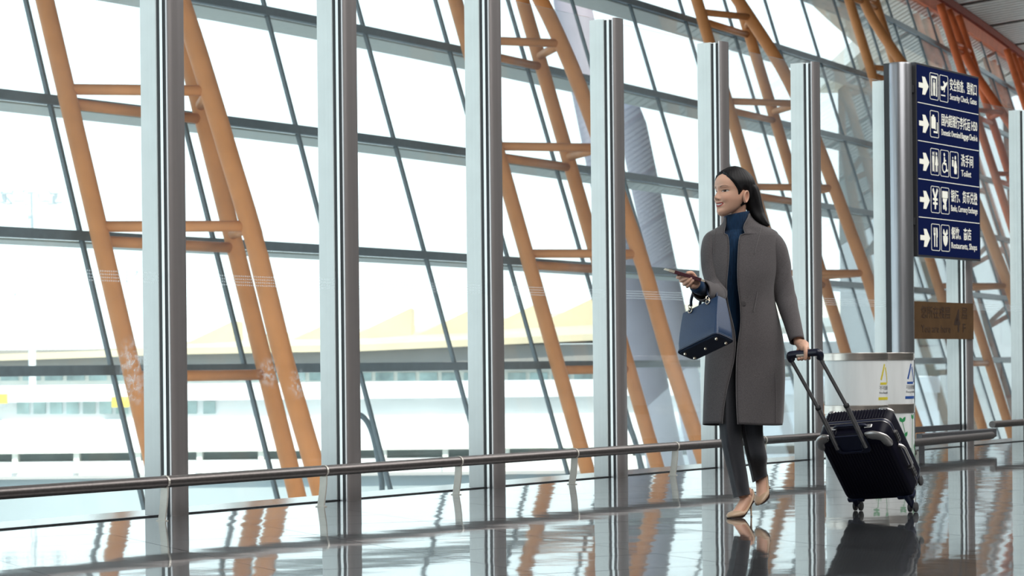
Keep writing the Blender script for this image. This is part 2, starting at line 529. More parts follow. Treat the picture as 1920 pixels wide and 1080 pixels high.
# low bumper rail on bent brackets, just in front of the partition
def bumper_rail():
    z = .197
    m = .30
    s0, s1 = -5.2, 2.05
    r = thing('bumper_rail', line(-3, .25), 'long low brown tubular rail running in front of the glass wall at left', 'rail')
    def seg(a, b, root, first=True):
        n = int(round((b - a) * SP / 1.253))
        # brackets sit where the photograph shows them
        bm = bmesh.new(); tube(bm, [line(a, m, z), line(b, m, z)], .030, 20); obj('rail_tube', bm, M['rail'], root)
    seg(s0, s1, r)
    bm = bmesh.new()
    pr = [(.300, .170), (.297, .12), (.289, .06), (.278, .0)]
    t = .0225
    poly = [(a - t, zz) for a, zz in pr] + [(a + t, zz) for a, zz in pr][::-1]
    R = Matrix((Mv, Vector((0, 0, 1)), Wv)).transposed().to_4x4()   # (m, z) polygon extruded along the wall
    prism(bm, poly, -.005, .005, R)
    box(bm, (.25, .0, -.012), (.31, .005, .012), R)
    # saddle strap round the tube
    sad = []
    for i in range(15):
        an = -pi / 2 + 2 * pi * i / 14
        sad.append((.300 + .0335 * cos(an), z + .0335 * sin(an)))
    for p0, p1 in zip(sad, sad[1:]):
        c0 = Vector((p0[0], p0[1])); c1 = Vector((p1[0], p1[1])); cc = Vector((.300, z))
        i0 = cc + (c0 - cc) * .9; i1 = cc + (c1 - cc) * .9
        prism(bm, [tuple(i0), tuple(i1), tuple(c1), tuple(c0)], -.007, .007, R)
    bmesh.ops.recalc_face_normals(bm, faces=bm.faces)
    bra = mesh_from('bracket', bm, M['bracket'], False)
    X = -1.773
    for i in range(-1, 6):
        Xi = -1.773 + .713 * i - .0
        k = (Xi - LX - Mv.x * .27) / DX
        place('bracket', bra, Matrix.Translation(line(k)), r)
    # second stretch beyond the bins, at the right edge of the picture
    r2 = thing('bumper_rail', line(4.2, .25), 'brown tubular rail at the right edge beyond the sign', 'rail')
    seg(3.99, 6.8, r2)
    for k in (4.72, 5.55):
        place('bracket', bra, Matrix.Translation(line(k)), r2)
bumper_rail()
# ------------------------------------------------------------------ outer curtain wall: path in plan, leaning outwards
LEAN = .306
_TH = [(-50, 35.0), (26, 35.0), (42, 27.8), (62, 27.0), (75, 22.5), (95, 20.5), (140, 16)]
_DS = .25
def _path():
    n = int(190 / _DS)
    i0 = int(50 / _DS)
    P = [None] * (n + 1)
    P[i0] = Vector((-.8192 * 26, .5736 * 26))
    for i in range(i0 + 1, n + 1):
        th = radians(lerp_table(_TH, -50 + i * _DS - _DS / 2)); P[i] = P[i - 1] + Vector((sin(th), cos(th))) * _DS
    for i in range(i0 - 1, -1, -1):
        th = radians(lerp_table(_TH, -50 + i * _DS + _DS / 2)); P[i] = P[i + 1] - Vector((sin(th), cos(th))) * _DS
    return P
_P = _path()
def fac(s, z, off=0.0):
    """point on the curtain wall: s metres along it, z above eye level, off metres inside"""
    f = (s + 50) / _DS
    i = max(0, min(len(_P) - 2, int(f)))
    p = _P[i].lerp(_P[i + 1], f - i)
    th = radians(lerp_table(_TH, s))
    n = Vector((-cos(th), sin(th)))
    q = p + n * (LEAN * z - off)
    return Vector((q.x, q.y, z + EYE))

SA = [1.4, 13.9, 26.45, 38.85, 52.2, 65.3, 79.1, 92.5, 105.5]       # where each truss stands
LEVELS = [-2.9, -.03, 2.03, 4.16, 6.3, 8.55, 10.95, 12.4]
GRID = []
for a, b in zip(SA, SA[1:]):
    GRID += [a + .1 + (b - a) * i / 4 for i in range(4)]
GRID.append(SA[-1] + .1)

def facade():
    w = thing('wall_back', fac(30, -2.9), 'outward leaning glass curtain wall with blue-grey bars', kind='structure')
    grid = [g for g in GRID if 13 < g < 106]
    for gi, s in enumerate(grid):
        bm = bmesh.new()
        a, b = fac(s, -2.9), fac(s, 12.4)
        fr = frame(a, b - a, fac(s, 0, -1) - fac(s, 0, 1))
        L = (b - a).length
        box(bm, (0, -.028, -.035), (L, .028, .035), fr)
        obj('mullion', bm, M['transom'], w, smooth=False)
    for s0, s1 in zip(grid, grid[1:]):
        for li, z in enumerate(LEVELS[:-1]):
            a, b = fac(s0, z), fac(s1, z)
            fr = frame(a, b - a, Vector((0, 0, 1)))
            L = (b - a).length
            bm = bmesh.new()
            box(bm, (0, -.08, -.075), (L, .06, .075), fr)
            t = obj('transom', bm, M['transom'], w, smooth=False)
            if li not in (0, 1):
                bm = bmesh.new()
                box(bm, (0, .04, -.115), (L, 1.0, -.082), fr)
                obj('drip_ledge', bm, M['transom_light'], t, smooth=False)
            z1 = LEVELS[li + 1]
            if not (s0 < 24 and li > 5):
                e = .05
                q = [fac(s0 + e, z + .08), fac(s1 - e, z + .08), fac(s1 - e, z1 - .08), fac(s0 + e, z1 - .08)]
                n = (q[1] - q[0]).cross(q[3] - q[0]).normalized() * .012
                bm = bmesh.new()
                A = [bm.verts.new(p + n) for p in q]; B = [bm.verts.new(p - n) for p in q]
                bm.faces.new(A); bm.faces.new(B[::-1])
                for i in range(4):
                    j = (i + 1) % 4
                    bm.faces.new((A[i], B[i], B[j], A[j]))
                bmesh.ops.recalc_face_normals(bm, faces=bm.faces)
                obj('glass_pane', bm, M['facade_glass'], w, smooth=False)
facade()

B_OFF = [(-3, 2.35), (0, 2.2), (2, 2.2), (5, 2.0), (7, 1.75), (8.8, 1.15), (10.3, .6), (12.4, .45)]
TR_LABEL = {
    2: 'leftmost orange three-tube truss, crossing behind the first tall post',
    3: 'second orange three-tube truss from the left, beside the mauve leaning tube',
    4: 'third orange truss from the left, passing behind the woman',
    5: 'orange truss rising behind the round sign post left of the blue sign',
    6: 'vermilion truss above the right part of the blue sign',
    7: 'vermilion truss at the right edge, farthest in view'}
def trusses():
    for i, s in enumerate(SA):
        if i not in TR_LABEL: continue
        m = M['orange'] if i < 6 else M['red']
        wd = 3.1
        root = thing('steel_truss', fac(s + 1.55, -2.9, 1.5), TR_LABEL[i], 'column', 'trusses carrying the curtain wall')
        zs = [-2.9, -1.5, 0, 1, 2.03, 3.1, 4.16, 5.2, 6.3, 7.4, 8.55, 9.6, 10.5, 11.4, 12.4]
        A = [fac(s, z, .5) for z in zs]
        C = [fac(s + wd, z, .5) for z in zs]
        B = [fac(s + wd / 2, z, lerp_table(B_OFF, z)) for z in zs]
        for pts, r in ((A, .145), (C, .145), (B, .155)):
            bm = bmesh.new(); tube(bm, catmull(pts, 3), r, 16); obj('chord', bm, m, root, smooth='all')
        for z in LEVELS[1:-1]:
            a, c = fac(s, z, .5), fac(s + wd, z, .5)
            b = fac(s + wd / 2, z + .12, lerp_table(B_OFF, z))
            a2, c2 = fac(s, z + .12, .5), fac(s + wd, z + .12, .5)
            pairs = ((a2, b), (c2, b), (a - Vector((0, 0, .1)), c - Vector((0, 0, .1))))
            for p, q in (pairs[2:] if z < .5 else pairs):
                bm = bmesh.new(); tube(bm, [p, q], .085, 12); obj('tie', bm, m, root, smooth='all')
trusses()

# ------------------------------------------------------------------ eaves beam, ceiling slats, roof
def soffit():
    ov = lambda s: -lerp_table([(60, 2.0), (75.5, 4.0), (86, 5.1), (99, 6.2), (120, 8.0)], s)
    bm = bmesh.new()
    rings = [[fac(s, 12.4, ov(s) - .05) + Vector((0, 0, .60)), fac(s, 12.4, -.62) + Vector((0, 0, .60)), fac(s, 12.4, -.62) + Vector((0, 0, .66)), fac(s, 12.4, ov(s) - .05) + Vector((0, 0, .66))] for s in [-16 + 2.2 * i for i in range(58)]]
    loft(bm, rings)
    bmesh.ops.recalc_face_normals(bm, faces=bm.faces)
    tag(obj('trim_3', bm, M['soffit'], smooth=False), 'warm pale soffit under the roof overhang outside the glass', kind='structure')
M['soffit'] = grain(mat('warm_soffit_panels', (.90, .76, .60), .7), .4, .12)
def roof():
    soffit()
    ss = [-16 + 2.2 * i for i in range(58)]
    for nm, z0, z1, o0, o1, m in (('trim_1', 12.35, 12.78, -.55, .10, M['red']), ('trim_2', 12.78, 13.06, -.6, .25, M['oxide'])):
        bm = bmesh.new()
        rings = [[fac(s, 12.4, o0) + Vector((0, 0, z0 - 12.4)), fac(s, 12.4, o1) + Vector((0, 0, z0 - 12.4)),
                  fac(s, 12.4, o1) + Vector((0, 0, z1 - 12.4)), fac(s, 12.4, o0) + Vector((0, 0, z1 - 12.4))] for s in ss]
        loft(bm, rings)
        bmesh.ops.recalc_face_normals(bm, faces=bm.faces)
        o = obj(nm, bm, m, smooth=False)
        tag(o, 'red edge beam along the top of the curtain wall' if nm == 'trim_1' else 'dark red fascia where ceiling meets curtain wall', kind='structure')
    bm = bmesh.new()
    ov = lambda s: -lerp_table([(60, 2.0), (75.5, 4.0), (86, 5.1), (99, 6.2), (120, 8.0)], s)
    rings = [[fac(s, 12.4, ov(s)) + Vector((0, 0, .70)), fac(s, 12.4, 3.0) + Vector((0, 0, 1.3)), fac(s, 12.4, 24) + Vector((0, 0, 4.2)), fac(s, 12.4, 68) + Vector((0, 0, 2.0)),
              fac(s, 12.4, 68) + Vector((0, 0, 4.0)), fac(s, 12.4, 24) + Vector((0, 0, 5.2)), fac(s, 12.4, ov(s)) + Vector((0, 0, 1.6))] for s in ss]
    loft(bm, rings)
    bmesh.ops.recalc_face_normals(bm, faces=bm.faces)
    c = obj('ceiling', bm, M['ceiling'], smooth=False)
    tag(c, 'high hall ceiling hung with pale metal slats', kind='structure')
    s = 66.0
    i = 0
    while s < 109:
        L = 22.0
        a = fac(s, 12.4, .25) + Vector((0, 0, .66)); b = fac(s, 12.4, L) + Vector((0, 0, 3.1))
        fr = frame(a, b - a, Vector((0, 0, 1)))
        bm = bmesh.new()
        if i % 11 == 10:
            box(bm, (0, -.2, .05), ((b - a).length, .2, .14), fr)
            obj('purlin', bm, M['oxide'], c, smooth=False)
        else:
            box(bm, (0, -.19, -.03), ((b - a).length, .19, .03), fr, bevel=.025)
            obj('slat', bm, M['slat'], c, smooth=False)
        s += .56; i += 1
roof()

# hall beyond the frame: far side wall that the metal and the floor mirror
def far_wall():
    bm = bmesh.new()
    a, b = line(-14, 44), line(60, 44)
    fr = frame(a, b - a, Vector((0, 0, 1)))
    box(bm, (0, -.3, -.9), ((b - a).length, .3, 16.0), fr)
    o = obj('wall_right', bm, M['grey_band'], smooth=False)
    tag(o, 'far grey wall of the hall outside the picture', kind='structure')
    for nm, kk, lab in (('wall_end', 60, 'grey far end wall of the hall'),):
        bm = bmesh.new()
        a, b = line(kk, 1.0), line(kk, 44)
        fr = frame(a, b - a, Vector((0, 0, 1)))
        box(bm, (0, -.3, -.9), ((b - a).length, .3, 15.0), fr)
        tag(obj(nm, bm, M['grey_band'], smooth=False), lab, kind='structure')
    bm = bmesh.new()
    a, b = line(-14, -1), line(-14, 44)
    fr = frame(a, b - a, Vector((0, 0, 1)))
    box(bm, (0, -.3, -.9), ((b - a).length, .3, 15.0), fr)
    o = obj('wall_front', bm, M['grey_band'], smooth=False)
    tag(o, 'grey end wall of the hall behind the camera', kind='structure')
far_wall()

# ------------------------------------------------------------------ outside: ground, terminal, concourse, masts
def at(px, py, d):
    """world point seen at a pixel of the frame, d metres away"""
    xc, yc = (px - 960) / FPX, (682.4 - py) / FPX
    return Vector(((xc * cos(ROLL) + yc * sin(ROLL)) * d, d, EYE + (-xc * sin(ROLL) + yc * cos(ROLL)) * d))

def outside():
    bm = bmesh.new()
    box(bm, (-400, 24, -15.4), (400, 900, -15))
    bmesh.ops.delete(bm, geom=[], context='VERTS')
    g = obj('ground', bm, M['tarmac'], smooth=False)
    tag(g, 'pale airport apron far below and beyond the glass', kind='structure')
    # the far terminal with its golden roof
    d = 185.0
    t = thing('terminal_building', (0, d, -15), 'distant terminal with a wide golden roof and sawtooth skylights', 'building')
    px = lambda x, y, dd=d: at(x, y, dd)
    bm = bmesh.new()
    rows = []
    eave = [(-160, 668), (0, 664), (180, 658), (350, 652), (680, 646), (880, 637), (1110, 626), (1400, 616), (1750, 606)]
    ridge = [(-160, 660), (0, 650), (180, 641), (350, 622), (680, 606), (880, 592), (1110, 572), (1400, 556), (1750, 545)]
    for (x, y), (x2, y2) in zip(eave, ridge):
        p, q = px(x, y), px(x2, y2)
        q = Vector((p.x, d + 45, p.z + (q.z - p.z) * 1.24))
        rows.append([p, q, q - Vector((0, 0, .6)), p - Vector((0, 0, .5))])
    loft(bm, rows)
    bmesh.ops.recalc_face_normals(bm, faces=bm.faces)
    obj('roof', bm, M['yellow_roof'], t, smooth=False)
    for x, y in ((560, 618), (690, 606), (830, 600), (960, 590), (1080, 576), (1210, 570), (330, 632), (1350, 565)):
        base = px(x, y) + Vector((0, 22, 0))
        w, h = 5.4, 1.5
        bm = bmesh.new()
        prism(bm, [(-w / 2, -2.6), (w / 2, -2.6), (w / 2, h), (-w / 2, -1.0)], 0, 7, Matrix.Translation(base) @ Matrix.Rotation(pi / 2, 4, 'X'))
        bmesh.ops.recalc_face_normals(bm, faces=bm.faces)
        obj('skylight', bm, M['yellow_roof'], t, smooth=False)
    bm = bmesh.new()
    a, b = px(-160, 690), px(1750, 684)
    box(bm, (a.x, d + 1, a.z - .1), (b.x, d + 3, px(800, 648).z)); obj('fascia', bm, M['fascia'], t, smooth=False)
    bm = bmesh.new()
    box(bm, (a.x, d + 3, -15), (b.x, d + 40, a.z - .1)); obj('wall', bm, M['cream_wall'], t, smooth=False)
    x = -140
    while x < 1740:
        p, q = px(x, 699), px(x + 34, 714)
        bm = bmesh.new(); box(bm, (p.x, d + 2.9, q.z), (q.x, d + 3.05, p.z)); obj('window', bm, M['tealglass'], t, smooth=False)
        x += 42
    # nearer concourse: white bands, a row of windows, columns and openings
    d2 = 125.0
    c = thing('concourse_building', (0, d2, -15), 'long white low concourse with window row below the terminal roof', 'building')
    P = lambda x, y: at(x, y, d2)
    def band(y0, y1, x0=-140, x1=1760, dep=0.0, m='white_wall', nm='wall', th=6.0):
        a, b = P(x0, y0), P(x1, y1)
        z1_, z0_ = P(800, y0).z, P(800, y1).z
        bm = bmesh.new(); box(bm, (a.x, d2 + dep, z0_), (b.x, d2 + dep + th, z1_)); return obj(nm, bm, M[m], c, smooth=False)
    band(716, 746, dep=-.5, nm='parapet')
    band(746, 780, dep=.3, nm='wall')
    band(780, 838, dep=-.3, nm='wall', m='white_wall')
    band(838, 842, dep=-.6, nm='ledge', m='cream_wall')
    band(842, 858, dep=2.0, nm='opening', m='pale_glass')
    band(858, 884, dep=-.2, nm='wall', m='white_wall')
    band(884, 890, dep=-.5, nm='ledge', m='grey_band')
    z = P(800, 890).z
    a, b = P(-140, 890), P(1760, 890)
    bm = bmesh.new(); box(bm, (a.x, d2, -15), (b.x, d2 + 6, z)); obj('wall', bm, M['base_wall'], c, smooth=False)
    for x in list(range(30, 225, 31)) + [345, 380] + list(range(1540, 1640, 31)):
        p, q = P(x, 753), P(x + 23, 776)
        bm = bmesh.new(); box(bm, (p.x, d2 + .2, q.z), (q.x, d2 + .35, p.z)); obj('window', bm, M['tealglass'], c, smooth=False)
    for x in range(-90, 1760, 115):
        p, q = P(x, 840), P(x + 11, 886)
        bm = bmesh.new(); box(bm, (p.x, d2 - .35, q.z), (q.x, d2 + .3, p.z)); obj('column', bm, M['cream_wall'], c, smooth=False)
    for x0, x1, y0, y1 in ((-30, 18, 739, 756), (214, 246, 744, 763)):
        p, q = P(x0, y0), P(x1, y1)
        bm = bmesh.new(); box(bm, (p.x, d2 - .8, q.z), (q.x, d2 - .5, p.z)); obj('yellow_board', bm, M['yellow'], c, smooth=False)
    # floodlight masts
    def mast(x, ytop, d3, ring, lab):
        top = at(x, ytop, d3)
        r = thing('floodlight_mast', (top.x, d3, -15), lab, 'lamp post', 'apron floodlight masts')
        bm = bmesh.new(); tube(bm, [(top.x, d3, -15), (top.x, d3, top.z + .6)], [.34, .16], 12); obj('pole', bm, M['mast'], r)
        bm = bmesh.new()
        for i in range(24):
            an, an2 = 2 * pi * i / 24, 2 * pi * (i + 1) / 24
            tube(bm, [(top.x + ring * cos(an), d3 + ring * sin(an), top.z), (top.x + ring * cos(an2), d3 + ring * sin(an2), top.z)], .08, 6)
        for i in range(6):
            an = 2 * pi * i / 6
            tube(bm, [(top.x, d3, top.z + .5), (top.x + ring * cos(an), d3 + ring * sin(an), top.z)], .06, 6)
        obj('ring_frame', bm, M['mast'], r)
        bm = bmesh.new(); box(bm, (-.33, -.2, -.45), (.33, .2, .1), bevel=.06); lm = mesh_from('floodlight', bm, M['mast'], False)
        for i in range(14):
            an = 2 * pi * i / 14
            place('floodlight', lm, Matrix.Translation((top.x + ring * cos(an), d3 + ring * sin(an), top.z - .25 + .5 * (i % 2))) @ Matrix.Rotation(an + pi / 2, 4, 'Z'), r)
    mast(57, 360, 150, 1.75, 'tall pale floodlight mast outside at far left, largest of the masts')
    mast(237, 506, 330, 1.7, 'small distant floodlight mast outside, right of the largest mast')
    mast(14, 548, 420, 1.6, 'smallest distant floodlight mast outside, low at the left edge')
    # another wing of the terminal, far behind the right part of the curtain wall
    d5 = 150.0
    wg = thing('terminal_wing', (at(1850, 600, d5).x, d5, -15), 'grey terminal wing far outside behind the blue sign', 'building')
    p, q = at(1700, 700, d5), at(2250, 60, d5)
    bm = bmesh.new(); box(bm, (p.x, d5, -15), (q.x, d5 + 30, q.z)); obj('wall', bm, M['wing_grey'], wg, smooth=False)
    bm = bmesh.new(); box(bm, (p.x - 1.5, d5 - 3, q.z), (q.x, d5 + 32, q.z + 1.2)); obj('roof', bm, M['cream_wall'], wg, smooth=False)
    for zz in range(7):
        for xx in range(11):
            x0 = p.x + .8 + xx * 1.7
            z0 = -1.5 + zz * 3.2
            bm = bmesh.new(); box(bm, (x0, d5 - .15, z0), (x0 + 1.2, d5 + .02, z0 + 1.9)); obj('window', bm, M['wing_glass'], wg, smooth=False)
    # leaning tubes made up for bands of reflection in the glass
    def reflected_band(pa, pb, d4, w, lab, nm='reflected_band'):
        a, b = at(*pa, d4), at(*pb, d4)
        bm = bmesh.new()
        pts = [a + (b - a) * t for t in (-.35, 0, .5, 1, 1.06, 1.09)]
        tube(bm, pts, [w, w, w, w, w * .8, w * .3], 20, up=(0, 1, 0), ry=.7)
        bm2 = obj(nm, bm, M['band_grey'], smooth='all')
        tag(bm2, lab, 'reflected_band')
    reflected_band((1292, 740), (1186, 236), 75, .44, 'blue-grey leaning tube added for a reflection in the glass, left of the woman')
    reflected_band((1222, 740), (1072, 0), 78, .60, 'mauve leaning tube added for a reflection in the glass, behind the orange truss near the middle')
    # dark bent pipes standing outside
    for pts, lab in (([(648, 772), (668, 775), (684, 785), (696, 806), (705, 840), (711, 872), (716, 905)], 'dark bent pipe outside, arching down right of the second tall post'),
                     ([(1150, 776), (1166, 782), (1178, 796), (1190, 824), (1198, 856), (1203, 885)], 'dark bent pipe outside, low behind the rail left of the woman')):
        P_ = [at(x, y, 52) for x, y in pts]
        P_.append(Vector((P_[-1].x + .25, P_[-1].y, -15)))
        P_.insert(0, Vector((P_[0].x - .5, P_[0].y, -15)))
        r = thing('bent_pipe', (P_[-1].x, P_[-1].y, -15), lab, 'pipe')
        bm = bmesh.new(); tube(bm, [P_[0]] + catmull(P_[1:-1], 4) + [P_[-1]], .062, 12, up=(0, 1, 0)); obj('pipe', bm, M['transom'], r, smooth='all')
        bm = bmesh.new(); box(bm, (P_[-1].x - .3, P_[-1].y - .3, -15.0), (P_[-1].x + .3, P_[-1].y + .3, -14.8)); obj('base_plate', bm, M['transom'], r, smooth=False)
outside()
# ------------------------------------------------------------------ sign post, wayfinding sign, floor sign
M['navy_board'] = mat('navy_sign_face', (.006, .013, .072), .7, 0, .02)
M['print'] = mat('cream_white_print', (.78, .79, .70), .5, 0, .1, Emission_Color=(1, .99, .86, 1), Emission_Strength=.34)   # the sign is lit from within
M['sign_edge'] = mat('anthracite_sign_edge', (.06, .062, .068), .4, .3)
M['brown_film'] = grain(mat('bronze_brown_film', (.10, .056, .024), .6, 0, .2), 9, .15)
M['brown_print'] = mat('dark_brown_print', (.040, .022, .014), .5)
FW = lambda o: Matrix((Wv, Vector((0, 0, 1)), Mv)).transposed().to_4x4()      # x along the wall, y up, z towards the hall
def wallframe(t, z, m):
    """x along the partition, y up, z into the hall; origin t metres past post 0's neighbour"""
    R = FW(0); R.translation = line(t / SP, m, z); return R

def rrect(x0, y0, x1, y1, r, n=5):
    pts = []
    for cx, cy, a0 in ((x1 - r, y1 - r, 0), (x0 + r, y1 - r, 90), (x0 + r, y0 + r, 180), (x1 - r, y0 + r, 270)):
        for i in range(n + 1):
            a = radians(a0 + 90 * i / n)
            pts.append((cx + r * cos(a), cy + r * sin(a)))
    return pts

def disc(cx, cy, r, n=16, ry=None):
    return [(cx + r * cos(2 * pi * i / n), cy + (ry or r) * sin(2 * pi * i / n)) for i in range(n)]

def strip(pts, w):
    """polyline of width w as quads"""
    out = []
    for (x0, y0), (x1, y1) in zip(pts, pts[1:]):
        dx, dy = x1 - x0, y1 - y0
        l = math.hypot(dx, dy) or 1
        nx, ny = -dy / l * w / 2, dx / l * w / 2
        ex, ey = dx / l * w * .25, dy / l * w * .25
        out.append([(x0 + nx - ex, y0 + ny - ey), (x0 - nx - ex, y0 - ny - ey), (x1 - nx + ex, y1 - ny + ey), (x1 + nx + ex, y1 + ny + ey)])
    return out

def flat(parent, name, polys, mw, m, d=.0018, warp=None):
    bm = bmesh.new()
    for p in polys:
        prism(bm, p, 0, d, mw)
    bmesh.ops.recalc_face_normals(bm, faces=bm.faces)
    if warp:
        for v in bm.verts: v.co = warp(v.co)
    return obj(name, bm, m, parent, smooth=False)

ICONS = {
 'gate': [[(.12, .08), (.25, .08), (.25, .12), (.22, .2), (.22, .86), (.78, .86), (.78, .2), (.75, .12), (.75, .08), (.88, .08), (.88, .95), (.12, .95)],
          disc(.5, .75, .065, 10), rrect(.37, .40, .63, .68, .05, 2), rrect(.39, .1, .485, .45, .02, 2), rrect(.515, .1, .61, .45, .02, 2)],
 'plane': [[(.1, .55), (.2, .60), (.32, .56), (.55, .66), (.40, .80), (.50, .83), (.72, .74), (.88, .82), (.97, .80), (.93, .70), (.72, .58), (.45, .44), (.25, .40), (.13, .45)],
           [(.55, .58), (.66, .62), (.60, .36), (.50, .33)], rrect(.12, .17, .68, .22, .01, 1)],
 'luggage': [rrect(.08, .30, .62, .82, .05), rrect(.24, .82, .46, .90, .02, 1), rrect(.60, .26, .66, .72, .01, 1), [(.70, .12), (.92, .12), (.92, .60), (.84, .60), (.84, .20), (.38, .20), (.38, .12)]],
 'toilet': [disc(.27, .86, .075, 12), rrect(.15, .44, .39, .76, .05, 3), rrect(.18, .08, .26, .48, .02, 1), rrect(.285, .08, .365, .48, .02, 1),
            disc(.74, .86, .075, 12), [(.66, .76), (.82, .76), (.93, .36), (.55, .36)], rrect(.66, .08, .73, .40, .02, 1), rrect(.755, .08, .825, .40, .02, 1), rrect(.485, .05, .505, .95, .005, 1)],
 'wheelchair': [disc(.46, .88, .08, 12), rrect(.40, .46, .54, .78, .05, 3)] + strip([(.46, .64), (.66, .62)], .07) + strip([(.48, .48), (.70, .48), (.78, .20), (.90, .20)], .09)
            + strip([(.46 + .27 * cos(radians(a)), .32 + .21 * sin(radians(a))) for a in range(100, 361, 20)], .06),
 'nursery': [disc(.30, .80, .05, 10), rrect(.20, .42, .40, .72, .04, 3), disc(.66, .82, .09, 12), [(.58, .70), (.74, .70), (.88, .38), (.44, .38)], disc(.58, .24, .10, 10, .15), disc(.74, .24, .10, 10, .15), disc(.66, .34, .16, 12, .09)],
 'yen': strip([(.22, .92), (.5, .55), (.78, .92)], .16) + [rrect(.42, .08, .58, .56, .02, 1), rrect(.2, .46, .8, .56, .01, 1), rrect(.2, .28, .8, .38, .01, 1)],
 'exchange': [rrect(.12, .62, .88, .92, .03, 2), [(.2, .60), (.8, .60), (.62, .40), (.72, .40), (.5, .30), (.2, .48)], disc(.34, .22, .11, 12), disc(.60, .16, .10, 12), disc(.56, .30, .09, 12)],
 'dining': [rrect(.31, .08, .41, .62, .03, 2), rrect(.24, .62, .28, .92, .01, 1), rrect(.34, .62, .38, .92, .01, 1), rrect(.44, .62, .48, .92, .01, 1), rrect(.24, .58, .48, .68, .03, 2),
            rrect(.60, .08, .70, .55, .03, 2), [(.60, .50), (.60, .92), (.70, .92), (.76, .80), (.76, .50)]],
 'gift': [[(.2, .60), (.48, .60), (.48, .14), (.30, .24), (.2, .40)], [(.52, .60), (.8, .60), (.8, .40), (.70, .24), (.52, .14)]] + strip([(.5, .62), (.28, .86), (.22, .72), (.5, .62)], .07) + strip([(.5, .62), (.72, .86), (.78, .72), (.5, .62)], .07),
}
ROWS = [(['gate', 'plane'], '安全检查、登机口', 'Security Check, Gates', .525, .44, .44),
        (['luggage'], '国内超规行李托运 H50', 'Domestic Oversized Baggage Check-in', .385, .585, .585),
        (['toilet', 'wheelchair', 'nursery'], '洗手间', 'Toilet', .695, .20, .165),
        (['yen', 'exchange'], '银行、货币兑换', 'Banks, Currency Exchange', .525, .435, .435),
        (['dining', 'gift'], '餐饮、商店', 'Restaurants, Shops', .525, .325, .42)]

def wayfinding():
    t0 = 3 * SP
    post = thing('sign_post', line(3.03, .105), 'thick round brushed metal post carrying the blue sign beside the glass wall', 'post')
    bm = bmesh.new()
    c = line(3.03, .105)
    prof = [(.1, 0), (.1, 3.21), (.094, 3.228), (0.002, 3.228)]
    lathe(bm, prof, 40, Matrix.Translation(c)); obj('column', bm, M['steel_dark'], post)
    bm = bmesh.new(); box(bm, (-.082, .0, .0), (-.062, .052, 3.225), Matrix((Wv, Mv, Vector((0, 0, 1)))).transposed().to_4x4()) ; 
    for v in bm.verts: v.co += line(3.03, 0)
    obj('gasket_trim', bm, M['gasket'], post, smooth=False)  # black gasket edge beside the column
    bm = bmesh.new(); lathe(bm, [(.112, 0), (.112, .02), (.101, .024)], 40, Matrix.Translation(c)); obj('base_ring', bm, M['steel'], post)
    W_, H_ = 1.325, 1.59
    tl = t0 + .17
    s = thing('wayfinding_sign', line(tl / SP, .2, 1.64), 'dark blue airport direction sign with white arrows and five rows of text', 'sign')
    mw = wallframe(tl, 1.64, .2)
    bm = bmesh.new(); box(bm, (-.012, -.012, -.055), (W_ + .012, H_ + .012, -.001), mw, bevel=.002); obj('cabinet', bm, M['sign_edge'], s, smooth=False)
    bm = bmesh.new(); box(bm, (.008, .004, -.004), (W_ - .004, H_ - .004, .0), mw); obj('face_panel', bm, M['navy_board'], s, smooth=False)
    for z in (.25, 1.35):
        bm = bmesh.new(); box(bm, (-.045, z, -.075), (-.01, z + .06, -.015), mw); obj('arm', bm, M['sign_edge'], s, smooth=False)
    rh = H_ / 5
    for i, (icons, zh, en, tx, zw, ew) in enumerate(ROWS):
        y0 = H_ - (i + 1) * rh
        if i < 4:
            flat(s, 'divider', [rrect(.02, y0 - .0028, W_ - .01, y0 + .0028, .001, 1)], mw, M['print'])
        X = lambda f: f * W_
        Y = lambda f: y0 + (1 - f) * rh
        ar = [(.035, .47), (.10, .47), (.088, .30), (.13, .30), (.185, .535), (.13, .77), (.088, .77), (.10, .60), (.035, .60)]
        flat(s, 'arrow', [[(X(a), Y(b)) for a, b in ar]], mw, M['print'])
        for j, nm in enumerate(icons):
            x0, x1 = X(.205 + j * .155), X(.34 + j * .155)
            ya, yb = Y(.85), Y(.14)
            o, q = rrect(x0, ya, x1, yb, .02), rrect(x0 + .005, ya + .0045, x1 - .005, yb - .0045, .016)
            fr = [[o[k], o[(k + 1) % len(o)], q[(k + 1) % len(o)], q[k]] for k in range(len(o))]
            f = flat(s, 'icon_frame', fr, mw, M['print'])
            ix = lambda a: x0 + .012 + a * (x1 - x0 - .024)
            iy = lambda b: ya + .016 + b * (yb - ya - .032)
            flat(f, 'icon', [[(ix(a), iy(b)) for a, b in p] for p in ICONS[nm]], mw, M['print'])
        put_text(s, zh, mw @ Matrix.Translation((X(tx), Y(.50), 0)), rh * .33, zw * W_, M['print'], bold=.003)
        put_text(s, en, mw @ Matrix.Translation((X(tx), Y(.80 if 'g' in en or ',' in en or 'p' in en else .77), 0)), rh * (.215 if 'g' in en or ',' in en or 'p' in en else .17), ew * W_, M['print'], bold=0)
M['steel_dark'] = grain(mat('dark_brushed_steel', (.33, .34, .36), .30, .9), 60, .1, stretch=(1, 1, .03))
wayfinding()

